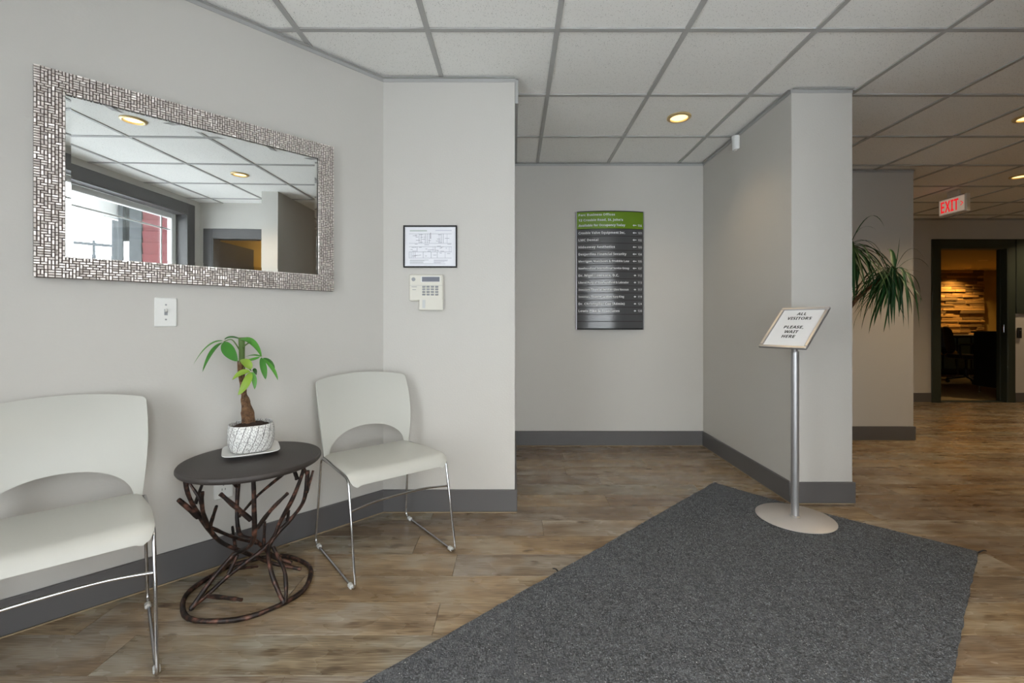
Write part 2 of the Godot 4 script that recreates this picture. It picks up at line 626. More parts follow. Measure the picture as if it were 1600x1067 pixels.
func build_shell():
	var h := 2.47
	var st := start()
	prism(st, PackedVector2Array([Vector2(-2.45, 0.815), Vector2(-0.736, 2.53), Vector2(-0.736, 2.69), Vector2(-0.79, 2.69), Vector2(-2.556, 0.921)]), 0.0, h)
	struct("wall_left", st, M.wall, "greige diagonal wall on the left behind the mirror and the white chairs")
	wall("wall_front_left", "greige wall section carrying the framed floor plan and the alarm keypad", [[-0.736, 0.005, 0.0, h, 2.53, 2.68]])
	wall("wall_alcove_left", "greige left side wall of the alcove with the directory", [[-0.145, 0.005, 0.0, h, 2.68, 3.886]])
	wall("wall_alcove_back", "greige back wall of the alcove carrying the directory sign", [[-0.145, 1.637, 0.0, h, 3.886, 4.036]])
	wall("wall_alcove_right", "greige wall stub right of the alcove, its narrow end behind the sign stand", [[1.637, 1.995, 0.0, h, 2.65, 4.06]])
	wall("wall_niche", "greige wall end behind the spiky green plant", [[1.637, 3.61, 0.0, h, 4.06, 4.21]])
	wall("wall_corridor_left", "greige side wall of the corridor leading to the office door", [[3.46, 3.61, 0.0, h, 4.21, 5.98]])
	wall("wall_far", "greige far wall around the dark framed office doorway", [[3.46, 5.65, 0.0, h, 5.98, 6.1], [5.65, 6.57, 2.065, h, 5.98, 6.1], [6.57, 6.76, 0.0, h, 5.98, 6.1], [6.76, 7.7, 0.0, 1.28, 5.98, 6.1], [6.76, 7.7, 2.065, h, 5.98, 6.1], [7.7, 9.15, 0.0, h, 5.98, 6.1]])
	wall("wall_right", "greige end wall of the corridor on the far right", [[9.0, 9.15, 0.0, h, 0.454, 5.98]])
	wall("wall_partition", "greige partition end seen at the right edge of the mirror", [[1.71, 9.0, 0.0, h, 0.454, 0.633]])
	wall("wall_rear_right", "greige wall with a dark framed doorway seen in the mirror", [[2.25, 2.37, 0.0, h, 0.34, 0.454], [2.25, 2.37, 2.03, h, -0.45, 0.34], [2.25, 2.37, 0.0, h, -0.78, -0.45]])
	wall("wall_rear", "greige wall around the large window seen in the mirror", [[-1.14, -0.25, 0.0, h, -0.78, -0.6], [-0.25, 2.03, 0.0, 0.2, -0.78, -0.6], [-0.25, 2.03, 2.26, h, -0.78, -0.6], [2.03, 2.25, 0.0, h, -0.78, -0.6]])
	# baseboards with a pale line of bare wall showing under them
	var runs := [
		["baseboard_left", "dark grey baseboard along the diagonal wall behind the chairs", Vector2(-2.45, 0.815), Vector2(-0.736, 2.53)],
		["baseboard_front_left", "dark grey baseboard under the wall with the alarm keypad", Vector2(-0.742, 2.53), Vector2(0.019, 2.53)],
		["baseboard_alcove_left", "dark grey baseboard on the left side of the alcove", Vector2(0.005, 2.53), Vector2(0.005, 3.886)],
		["baseboard_alcove_back", "dark grey baseboard under the directory sign", Vector2(0.005, 3.886), Vector2(1.637, 3.886)],
		["baseboard_alcove_right", "dark grey baseboard along the right side of the alcove", Vector2(1.637, 3.886), Vector2(1.637, 2.65)],
		["baseboard_column", "dark grey baseboard on the wall end behind the sign stand", Vector2(1.623, 2.65), Vector2(2.009, 2.65)],
		["baseboard_column_right", "dark grey baseboard on the hidden side of the wall stub", Vector2(1.995, 2.65), Vector2(1.995, 4.06)],
		["baseboard_niche", "dark grey baseboard on the wall end behind the spiky plant", Vector2(1.995, 4.06), Vector2(3.624, 4.06)],
		["baseboard_corridor", "dark grey baseboard along the corridor side wall", Vector2(3.61, 4.06), Vector2(3.61, 5.98)],
		["baseboard_far", "short dark grey baseboard left of the office doorway", Vector2(3.61, 5.98), Vector2(5.55, 5.98)],
		["baseboard_far_right", "dark grey baseboard right of the office doorway", Vector2(6.67, 5.98), Vector2(9.0, 5.98)],
	]
	for r in runs:
		var a: Vector2 = r[2]
		var b: Vector2 = r[3]
		var dir := (b - a).normalized()
		var n := Vector2(dir.y, -dir.x)
		var len := a.distance_to(b)
		var mid := (a + b) * 0.5
		var t := Transform3D(Basis(Vector3(dir.x, 0, -dir.y), Vector3.UP, Vector3(n.x, 0, -n.y)), V(mid.x, 0, mid.y))
		var bs := start()
		box(bs, Vector3(0, 0.067, 0.0065), Vector3(len, 0.124, 0.013), 0.004, t)
		var o := struct(r[0], bs, M.base, r[1])
		var sh := start()
		box(sh, Vector3(0, 0.0024, 0.006), Vector3(len, 0.0044, 0.011), 0.0, t)
		obj("caulk_line", sh, M.shim, o)
	# pale wall angle under the edge of the ceiling grid
	var edges := [[1, 2], [2, 3], [3, 4], [4, 5], [5, 6], [6, 7], [7, 8], [8, 9], [9, 10], [10, 11], [11, 12]]
	var where := ["along the diagonal wall over the mirror", "over the keypad wall", "on the left side of the alcove", "over the directory sign", "along the right alcove wall", "across the narrow wall end behind the sign stand", "on the hidden side of that wall end", "over the spiky plant", "along the corridor side wall", "over the office doorway", "on the corridor's end wall"]
	var k := 1
	for e in edges:
		var a: Vector2 = room[e[0]]
		var b: Vector2 = room[e[1]]
		var dir := (b - a).normalized()
		var n := Vector2(dir.y, -dir.x)
		var mid := (a + b) * 0.5
		var t := Transform3D(Basis(Vector3(dir.x, 0, -dir.y), Vector3.UP, Vector3(n.x, 0, -n.y)), V(mid.x, 0, mid.y))
		var ts := start()
		box(ts, Vector3(0, 2.429, 0.0015), Vector3(a.distance_to(b), 0.018, 0.003), 0.0, t)
		box(ts, Vector3(0, 2.4385, 0.01), Vector3(a.distance_to(b), 0.002, 0.02), 0.0, t)
		struct("trim_%d" % k, ts, M.tee, "thin pale metal wall angle at the ceiling edge, " + where[k - 1])
		k += 1

# outline of the building's floor and roof slabs
func footprint() -> PackedVector2Array:
	return PackedVector2Array([Vector2(-1.14, -0.9), Vector2(14.0, -0.9), Vector2(14.0, 12.2), Vector2(-0.9, 12.2), Vector2(-0.9, 2.6), Vector2(-2.58, 0.92), Vector2(-2.58, 0.73), Vector2(-1.14, -0.71)])

func build_floor():
	var st := start()
	prism(st, footprint(), -0.2, -0.006)
	var fl := struct("floor", st, M.slab, "brown wood look vinyl plank floor")
	var pw := 0.178
	var pl := 1.22
	var full := start()
	box(full, Vector3(0, -0.003, 0), Vector3(pl - 0.0012, 0.006, pw - 0.0012), 0.0007)
	full.generate_normals()
	var fm := full.commit()
	var d0 := -0.6
	var row := 0
	while d0 < 5.98:
		var x0 := -4.4 - fmod(row * 0.47 + (row % 3) * 0.13, pl)
		while x0 < 9.0:
			var r := rect(x0 + 0.0006, x0 + pl - 0.0006, d0 + 0.0006, d0 + pw - 0.0006)
			for piece in Geometry2D.intersect_polygons(r, room):
				var m: Material = M.plank[rng.randi() % 6]
				var area := 0.0
				for i in piece.size():
					area += piece[i].cross(piece[(i + 1) % piece.size()]) * 0.5
				if absf(area) < 0.0004: continue
				if absf(absf(area) - (pl - 0.0012) * (pw - 0.0012)) < 0.0001:
					var o := mesh_node("plank", fm, m, fl)
					o.position = V(x0 + pl * 0.5, 0, d0 + pw * 0.5)
				else:
					var ps := start()
					prism(ps, piece, -0.006, 0.0)
					obj("plank", ps, m, fl)
			x0 += pl
		d0 += pw
		row += 1

func build_ceiling():
	var st := start()
	prism(st, footprint(), 2.47, 2.62)
	var ce := struct("ceiling", st, M.plaster, "white suspended ceiling of square tiles in a grey metal grid")
	var p := 0.61
	var gx := 0.203
	var gd := 2.112
	var full := start()
	box(full, Vector3(0, 2.454, 0), Vector3(p - 0.002, 0.014, p - 0.002), 0.001)
	full.generate_normals()
	var fm := full.commit()
	for i in range(-7, 15):
		for j in range(-5, 7):
			var x := gx + i * p
			var d := gd + j * p
			for piece in Geometry2D.intersect_polygons(rect(x + 0.001, x + p - 0.001, d + 0.001, d + p - 0.001), room):
				var area := 0.0
				for q in piece.size():
					area += piece[q].cross(piece[(q + 1) % piece.size()]) * 0.5
				var m: Material = M.tile[rng.randi() % 3]
				if absf(area) > (p - 0.002) * (p - 0.002) - 0.0005:
					var o := mesh_node("ceiling_tile", fm, m, ce)
					o.position = V(x + p * 0.5, 0, d + p * 0.5)
				elif absf(area) > 0.001:
					var ps := start()
					prism(ps, piece, 2.447, 2.461)
					obj("ceiling_tile", ps, m, ce)
	for i in range(-7, 15):
		var x := gx + i * p
		for piece in Geometry2D.intersect_polygons(rect(x - 0.012, x + 0.012, -1.0, 6.5), room):
			var ps := start()
			prism(ps, piece, 2.4395, 2.447)
			obj("grid_tee", ps, M.tee, ce)
	for j in range(-5, 7):
		var d := gd + j * p
		for piece in Geometry2D.intersect_polygons(rect(-5.0, 9.5, d - 0.012, d + 0.012), room):
			var ps := start()
			prism(ps, piece, 2.44, 2.447)
			obj("grid_tee", ps, M.tee, ce)

# frame around an opening in a wall lying along x at depth d (side = towards the camera): stiles and head
func build_openings():
	# office doorway in the far wall
	var f := start()
	for x in [[5.55, 5.662], [6.558, 6.66]]:
		slab(f, x[0], x[1], 0.0, 2.17, 5.962, 5.98, 0.004)
	slab(f, 5.55, 6.66, 2.053, 2.17, 5.962, 5.9805, 0.004)
	for x in [[5.65, 5.672], [6.548, 6.57]]:
		slab(f, x[0], x[1], 0.0, 2.065, 5.964, 6.1, 0.002)
		slab(f, x[0] + (0.012 if x[0] < 6.0 else -0.012), x[1] + (0.012 if x[0] < 6.0 else -0.012), 0.0, 2.05, 6.04, 6.075, 0.002)
	slab(f, 5.65, 6.57, 2.043, 2.065, 5.964, 6.1, 0.002)
	var d1 := struct("door_1", f, M.frame, "dark green grey frame of the open office doorway at the far end")
	var sp := start()
	slab(sp, 6.544, 6.548, 0.93, 1.03, 6.0, 6.03, 0.001)
	obj("strike_plate", sp, M.chrome, d1)
	var th := start()
	slab(th, 5.672, 6.548, 0.0, 0.008, 5.99, 6.1, 0.003)
	obj("threshold", th, M.frame, d1)
	# window beside it
	var w := start()
	for x in [[6.67, 6.772], [7.688, 7.79]]:
		slab(w, x[0], x[1], 1.18, 2.17, 5.962, 5.98, 0.004)
	slab(w, 6.67, 7.79, 2.053, 2.17, 5.962, 5.9805, 0.004)
	slab(w, 6.67, 7.79, 1.18, 1.295, 5.96, 5.9805, 0.004)
	for x in [[6.76, 6.78], [7.68, 7.7]]:
		slab(w, x[0], x[1], 1.28, 2.065, 5.966, 6.1)
	slab(w, 6.76, 7.7, 1.28, 1.3, 5.966, 6.1)
	slab(w, 6.76, 7.7, 2.045, 2.065, 5.966, 6.1)
	var w2 := struct("window_2", w, M.frame, "dark framed interior window just right of the office doorway")
	var g := start()
	slab(g, 6.78, 7.68, 1.3, 2.045, 6.03, 6.036)
	obj("pane", g, M.glass, w2)
	for k in 5:
		var bl := start()
		slab(bl, 6.79, 7.67, 1.335 + k * 0.045, 1.352 + k * 0.045, 6.05, 6.075, 0.002)
		obj("blind_slat", bl, M.black, w2)
	var sh := start()
	slab(sh, 6.79, 7.67, 1.56, 1.70, 6.05, 6.06, 0.002)
	obj("blind_valance", sh, M.black, w2)
	# window behind the camera, seen in the mirror
	var t := start()
	slab(t, -0.36, -0.25, 0.09, 2.38, -0.6, -0.582, 0.003)
	slab(t, 2.03, 2.14, 0.09, 2.38, -0.6, -0.582, 0.003)
	slab(t, -0.25, 2.03, 2.26, 2.38, -0.6, -0.582, 0.003)
	slab(t, -0.25, 2.03, 0.09, 0.2, -0.6, -0.57, 0.003)
	slab(t, 2.018, 2.03, 0.2, 2.26, -0.72, -0.584)
	slab(t, -0.25, -0.238, 0.2, 2.26, -0.72, -0.584)
	slab(t, -0.238, 2.018, 2.248, 2.26, -0.72, -0.584)
	slab(t, -0.238, 2.018, 0.2, 0.212, -0.72, -0.584)
	var w1 := struct("window_1", t, M.base, "large white vinyl window in a dark grey casing, seen in the mirror")
	for s in [[-0.238, 0.44], [0.42, 2.018]]:
		var v := start()
		slab(v, s[0], s[0] + 0.06, 0.212, 2.248, -0.775, -0.72, 0.006)
		slab(v, s[1] - 0.06, s[1], 0.212, 2.248, -0.775, -0.72, 0.006)
		slab(v, s[0] + 0.06, s[1] - 0.06, 2.188, 2.248, -0.775, -0.72, 0.006)
		slab(v, s[0] + 0.06, s[1] - 0.06, 0.212, 0.272, -0.775, -0.72, 0.006)
		var sash := obj("sash", v, M.vinyl, w1)
		var pn := start()
		slab(pn, s[0] + 0.06, s[1] - 0.06, 0.272, 2.188, -0.752, -0.746)
		obj("pane", pn, M.glass, sash)
		for y in [0.41, 2.06]:
			var mu := start()
			slab(mu, s[0] + 0.06, s[1] - 0.06, y - 0.008, y + 0.008, -0.744, -0.738)
			obj("muntin", mu, M.vinyl, sash)
		for x in [s[0] + 0.19, s[1] - 0.19]:
			var mu := start()
			slab(mu, x - 0.009, x + 0.009, 0.272, 2.188, -0.744, -0.738)
			obj("muntin", mu, M.vinyl, sash)
	# doorway in the wall seen in the mirror
	var q := start()
	slab(q, 2.232, 2.25, 0.0, 2.13, -0.55, -0.44, 0.003)
	slab(q, 2.232, 2.25, 0.0, 2.13, 0.33, 0.44, 0.003)
	slab(q, 2.232, 2.2505, 2.02, 2.13, -0.44, 0.33, 0.003)
	slab(q, 2.236, 2.37, 0.0, 2.03, -0.45, -0.43)
	slab(q, 2.236, 2.37, 0.0, 2.03, 0.32, 0.34)
	slab(q, 2.236, 2.37, 2.01, 2.03, -0.43, 0.32)
	var d2 := struct("door_2", q, M.base, "dark grey framed open doorway reflected in the mirror")
	var lf := start()
	slab(lf, 2.372, 3.11, 0.012, 2.0, -0.475, -0.44, 0.003)
	obj("door_leaf", lf, M.base, d2)

	# glazed entrance across the corner behind the camera, square to the mat
	var te := Transform3D(Basis(Vector3(-0.7071, 0, -0.7071), Vector3.UP, Vector3(0.7071, 0, -0.7071)), V(-1.03, 0, -0.6))
	var we := start()
	box(we, Vector3(0.04, 1.235, -0.075), Vector3(0.18, 2.47, 0.15), 0.0, te)
	box(we, Vector3(1.665, 1.235, -0.075), Vector3(0.97, 2.47, 0.15), 0.0, te)
	box(we, Vector3(0.655, 2.36, -0.075), Vector3(1.05, 0.22, 0.15), 0.0, te)
	struct("wall_entry", we, M.wall, "greige wall around the glazed entrance behind the camera")
	var ef := start()
	for x in [0.155, 1.155]:
		box(ef, Vector3(x, 1.125, -0.075), Vector3(0.05, 2.25, 0.12), 0.004, te)
	box(ef, Vector3(0.655, 2.225, -0.075), Vector3(0.95, 0.05, 0.12), 0.004, te)
	var d3 := struct("door_3", ef, M.base, "glazed entrance door behind the camera, facing the mat")
	for x in [0.655]:
		var le := start()
		for sx in [-0.44, 0.44]:
			box(le, Vector3(x + sx, 1.1, -0.075), Vector3(0.06, 2.18, 0.045), 0.004, te)
		box(le, Vector3(x, 2.15, -0.075), Vector3(0.82, 0.08, 0.045), 0.004, te)
		box(le, Vector3(x, 0.11, -0.075), Vector3(0.82, 0.2, 0.045), 0.004, te)
		var leaf := obj("door_leaf", le, M.base, d3)
		var pe := start()
		box(pe, Vector3(x, 1.16, -0.075), Vector3(0.82, 1.9, 0.008), 0.0, te)
		obj("pane", pe, M.glass, leaf)
		var hb := start()
		var hx: float = x + 0.4
		tube(hb, round_path([te * Vector3(hx, 0.9, -0.05), te * Vector3(hx, 0.9, 0.0), te * Vector3(hx, 1.25, 0.0), te * Vector3(hx, 1.25, -0.05)], 0.02), func(_t): return 0.011, 10)
		obj("pull_handle", hb, M.chrome, leaf)

func build_offices():
	# office beyond the far wall
	var st := start()
	slab(st, 4.5, 13.9, -0.004, 0.004, 6.1, 11.95)
	struct("floor_office", st, M.carpet, "beige carpet of the far office seen through the doorway")
	wall("wall_office_back", "tan back wall of the far office", [[4.4, 14.0, 0.0, 2.47, 11.95, 12.1]], M.tan)
	wall("wall_office_left", "tan left wall of the far office, out of sight", [[4.4, 4.5, 0.0, 2.47, 6.1, 11.95]], M.tan)
	wall("wall_office_front", "tan wall of the far office backing onto the corridor, out of sight", [[9.15, 14.0, 0.0, 2.47, 5.98, 6.1]], M.tan)
	wall("wall_office_right", "tan right wall of the far office", [[13.9, 14.0, 0.0, 2.47, 6.1, 11.95]], M.tan)
	var cl := start()
	slab(cl, 4.5, 13.9, 2.44, 2.46, 6.1, 11.95)
	struct("ceiling_office", cl, M.tan, "plain ceiling of the far office")
	# ledgestone panel, stone by stone
	var sw := start()
	slab(sw, 9.9, 12.42, 0.0, 2.44, 11.9, 11.95)
	var stone_wall := struct("wall_stone", sw, M.grout, "stacked ledgestone feature wall lit from above in the far office")
	var r := RandomNumberGenerator.new()
	r.seed = 5
	var y := 0.0
	while y < 2.42:
		var hh := minf(r.randf_range(0.055, 0.09), 2.44 - y)
		var x := 9.9
		while x < 12.41:
			var ww := minf(r.randf_range(0.25, 0.6), 12.42 - x)
			if 12.42 - x - ww < 0.1: ww = 12.42 - x
			var dd := r.randf_range(0.02, 0.07)
			var bs := start()
			slab(bs, x + 0.003, x + ww - 0.003, y + 0.003, y + hh - 0.003, 11.905 - dd, 11.905, 0.008)
			obj("stone", bs, M.stone[r.randi() % 4], stone_wall)
			x += ww
		y += hh
	# black cabinet just inside the doorway
	var cab := thing("cabinet", "black reception cabinet on chrome legs just inside the office doorway", "cabinet", V(7.37, 0.004, 6.665))
	var b := start()
	box(b, Vector3(0, 0.5, 0), Vector3(0.70, 0.80, 0.41), 0.01)
	obj("body", b, M.black, cab)
	b = start()
	box(b, Vector3(0, 0.913, 0), Vector3(0.74, 0.026, 0.45), 0.006)
	obj("top", b, M.black, cab)
	for s in [-1, 1]:
		b = start()
		box(b, Vector3(s * 0.172, 0.5, 0.21), Vector3(0.335, 0.76, 0.014), 0.004)
		var dr := obj("door", b, M.black, cab)
		b = start()
		box(b, Vector3(s * 0.03, 0.62, 0.225), Vector3(0.01, 0.14, 0.016), 0.003)
		obj("handle", b, M.chrome, dr)
		for z in [-0.15, 0.15]:
			b = start()
			lathe(b, [Vector2(0.0, 0.0), Vector2(0.016, 0.0), Vector2(0.016, 0.006), Vector2(0.011, 0.012), Vector2(0.011, 0.1), Vector2(0, 0.1)], 14, 2.0, Transform3D(Basis(), Vector3(s * 0.31, 0, z)))
			obj("leg", b, M.chrome, cab)
	# black office chair
	var ch := thing("office_chair", "black office chair with rounded back behind the black cabinet", "chair", V(7.95, 0.004, 7.9), 0.5)
	b = start()
	shell(b, 16, 14, func(u: float, v: float) -> Vector3:
		var a := u * 2.0 - 1.0
		var w := 0.25 * (1.0 - 0.35 * pow(absf(v * 2.0 - 1.0), 4.0))
		return Vector3(a * w, 0.5 + v * 0.47, -0.22 - 0.07 * v - 0.05 * (1.0 - a * a)), 0.07)
	obj("backrest", b, M.black, ch)
	b = start()
	lathe(b, [Vector2(0, 0.42), Vector2(0.2, 0.42), Vector2(0.25, 0.44), Vector2(0.255, 0.47), Vector2(0.23, 0.495), Vector2(0, 0.5)], 28, 3.0)
	obj("seat", b, M.black, ch)
	b = start()
	lathe(b, [Vector2(0.0, 0.09), Vector2(0.03, 0.09), Vector2(0.03, 0.25), Vector2(0.02, 0.26), Vector2(0.02, 0.42), Vector2(0, 0.42)], 14)
	obj("column", b, M.black, ch)
	for s in [-1, 1]:
		b = start()
		tube(b, round_path([Vector3(s * 0.22, 0.44, 0.02), Vector3(s * 0.3, 0.46, 0.02), Vector3(s * 0.3, 0.68, 0.0), Vector3(s * 0.3, 0.68, 0.16)], 0.04), func(_t): return 0.016)
		obj("armrest", b, M.black, ch)
	for k in 5:
		var a := TAU * k / 5.0
		b = start()
		var e := Vector3(cos(a) * 0.29, 0.07, sin(a) * 0.29)
		tube(b, PackedVector3Array([Vector3(0, 0.11, 0), e]), func(t): return 0.022 - 0.008 * t)
		obj("base_spoke", b, M.black, ch)
		b = start()
		var tr := Transform3D(Basis(Vector3(0, 0, 1), PI / 2).rotated(Vector3.UP, a), Vector3(e.x, 0.028, e.z))
		lathe(b, [Vector2(0, -0.02), Vector2(0.024, -0.02), Vector2(0.028, -0.012), Vector2(0.028, 0.012), Vector2(0.024, 0.02), Vector2(0, 0.02)], 14, 2.0, tr)
		obj("caster", b, M.black, ch)
	# credenza with teal grey doors
	var cr := thing("credenza", "dark topped credenza with teal grey door panels in the far office", "cabinet", V(9.0, 0.004, 9.35))
	b = start()
	box(b, Vector3(0, 0.05, -0.01), Vector3(1.72, 0.1, 0.42), 0.0)
	obj("plinth", b, M.black, cr)
	b = start()
	box(b, Vector3(0, 0.43, -0.01), Vector3(1.76, 0.66, 0.44), 0.004)
	obj("body", b, M.black, cr)
	b = start()
	box(b, Vector3(0, 0.78, 0), Vector3(1.82, 0.035, 0.5), 0.006)
	obj("top", b, M.black, cr)
	for k in 6:
		b = start()
		box(b, Vector3(-0.725 + k * 0.29, 0.43, 0.222), Vector3(0.25, 0.63, 0.02), 0.004)
		obj("door", b, M.teal, cr)
	# tan stool
	var so := thing("stool", "low tan padded stool in front of the teal grey credenza", "stool", V(8.26, 0.004, 8.75))
	b = start()
	lathe(b, [Vector2(0, 0.44), Vector2(0.21, 0.44), Vector2(0.235, 0.46), Vector2(0.235, 0.5), Vector2(0.2, 0.525), Vector2(0, 0.53)], 28, 3.5)
	obj("seat", b, M.yellow, so)
	for s in [[-1, -1], [1, -1], [-1, 1], [1, 1]]:
		b = start()
		tube(b, PackedVector3Array([Vector3(s[0] * 0.17, 0.445, s[1] * 0.17), Vector3(s[0] * 0.2, 0.0, s[1] * 0.2)]), func(t): return 0.017 - 0.005 * t)
		obj("leg", b, M.black, so)
	# room behind the doorway seen in the mirror
	wall("wall_side_office", "tan walls of the small lit room behind the reflected doorway", [[5.5, 5.6, 0.0, 2.47, -0.78, 0.454], [2.37, 5.6, 0.0, 2.47, -0.9, -0.78]], M.tan)
	var fs := start()
	slab(fs, 2.37, 5.5, -0.004, 0.004, -0.78, 0.454)
	struct("floor_side_office", fs, M.carpet, "beige carpet of the small room behind the reflected doorway")
	var cs := start()
	slab(cs, 2.37, 5.5, 2.44, 2.46, -0.78, 0.454)
	struct("ceiling_side_office", cs, M.plaster, "plain ceiling of the small room behind the reflected doorway")
	var fx := thing("ceiling_light", "flat ceiling light glowing in the small room reflected in the mirror", "ceiling light", V(4.3, 2.44, -0.16))
	b = start()
	box(b, Vector3(0, -0.02, 0), Vector3(0.34, 0.04, 0.62), 0.006)
	obj("housing", b, M.white, fx)
	b = start()
	box(b, Vector3(0, -0.045, 0), Vector3(0.3, 0.012, 0.58), 0.004)
	obj("diffuser_glow", b, M.glow, fx)
	var al := AreaLight3D.new()
	al.name = "ceiling_light_lamp"
	al.area_size = Vector2(0.3, 0.58)
	al.light_color = Color(1.0, 0.83, 0.55)
	al.light_energy = 1.2
	al.shadow_enabled = true
	al.position = Vector3(0, -0.06, 0)
	al.rotation.x = -PI / 2
	fx.add_child(al)

func build_outside():
	var st := start()
	prism(st, PackedVector2Array([Vector2(-60, -90), Vector2(80, -90), Vector2(80, -0.95), Vector2(-1.2, -0.95), Vector2(-1.2, -0.72), Vector2(-2.64, 0.72), Vector2(-2.64, 0.94), Vector2(-1.0, 2.7), Vector2(-1.0, 30), Vector2(-60, 30)]), -0.32, -0.12)
	struct("ground_outside", st, M.snow, "pale wet ground outside the window")
	# red clapboard wing of the building, one board at a time
	var w := start()
	slab(w, 2.64, 4.0, -0.12, 3.2, -1.86, -0.9)
	var wing := struct("wall_wing", w, M.void, "red clapboard wing of the building outside the window, seen in the mirror")
	for k in 22:
		var b := start()
		var y := -0.1 + k * 0.15
		var t := Transform3D(Basis(Vector3(0, 0, 1), 0.1), V(2.62, y + 0.075, -1.25))
		box(b, Vector3.ZERO, Vector3(0.02, 0.165, 0.7), 0.003, t)
		obj("clapboard", b, M.red, wing)
		b = start()
		box(b, Vector3.ZERO, Vector3(1.34, 0.165, 0.02), 0.003, Transform3D(Basis(Vector3(1, 0, 0), -0.1), V(3.3, y + 0.075, -1.875)))
		obj("clapboard", b, M.red, wing)
	var c := start()
	slab(c, 2.595, 2.64, -0.12, 3.2, -1.76, -1.6, 0.004)
	obj("corner_board", c, M.grey_trim, wing)
	c = start()
	slab(c, 2.59, 2.66, -0.12, 3.2, -1.9, -1.84, 0.004)
	obj("corner_board", c, M.grey_trim, wing)
	c = start()
	slab(c, 2.60, 2.64, -0.12, 2.02, -1.84, -1.765, 0.004)
	obj("door_trim", c, M.vinyl, wing)
	var cp := thing("canopy", "pale canopy with a deep fascia over the wing outside, seen in the mirror", "canopy", V(3.1, 2.3, -1.55))
	c = start()
	box(c, Vector3(0, 0.15, 0.42), Vector3(2.2, 0.3, 0.06), 0.005)
	obj("fascia", c, M.vinyl, cp)
	c = start()
	box(c, Vector3(0, 0.28, 0), Vector3(2.2, 0.05, 0.9), 0.005)
	obj("soffit", c, M.vinyl, cp)
	# posts
	for k in 3:
		var far: bool = k > 0
		var at: Vector3 = [V(6.6, -0.12, -5.5), V(36.8, -0.12, -34.2), V(52.0, -0.12, -60.0)][k]
		var hh: float = [3.35, 7.5, 8.4][k]
		var po := thing("outside_pole", ["slim post with a short arm outside the window, seen in the mirror", "dark utility pole with a crossarm in the distance, seen in the mirror", "second utility pole far behind the first one"][k], "pole", at)
		c = start()
		lathe(c, [Vector2(0, 0), Vector2(0.14 if far else 0.07, 0), Vector2(0.1 if far else 0.055, hh), Vector2(0, hh)], 12)
		obj("post", c, M.grey_trim, po)
		c = start()
		box(c, Vector3(0, hh - (0.35 if far else 0.04), 0), Vector3(0.1, 0.14, 0.1) if not far else Vector3(0.14, 0.24, 2.6), 0.01, Transform3D(Basis(Vector3.UP, -0.8), Vector3.ZERO))
		obj("crossarm", c, M.grey_trim, po)
		if not far:
			c = start()
			box(c, Vector3(0, hh + 0.03, -0.3), Vector3(0.09, 0.06, 0.9), 0.01, Transform3D(Basis(Vector3.UP, 0.8), Vector3.ZERO))
			obj("lamp_arm", c, M.grey_trim, po)

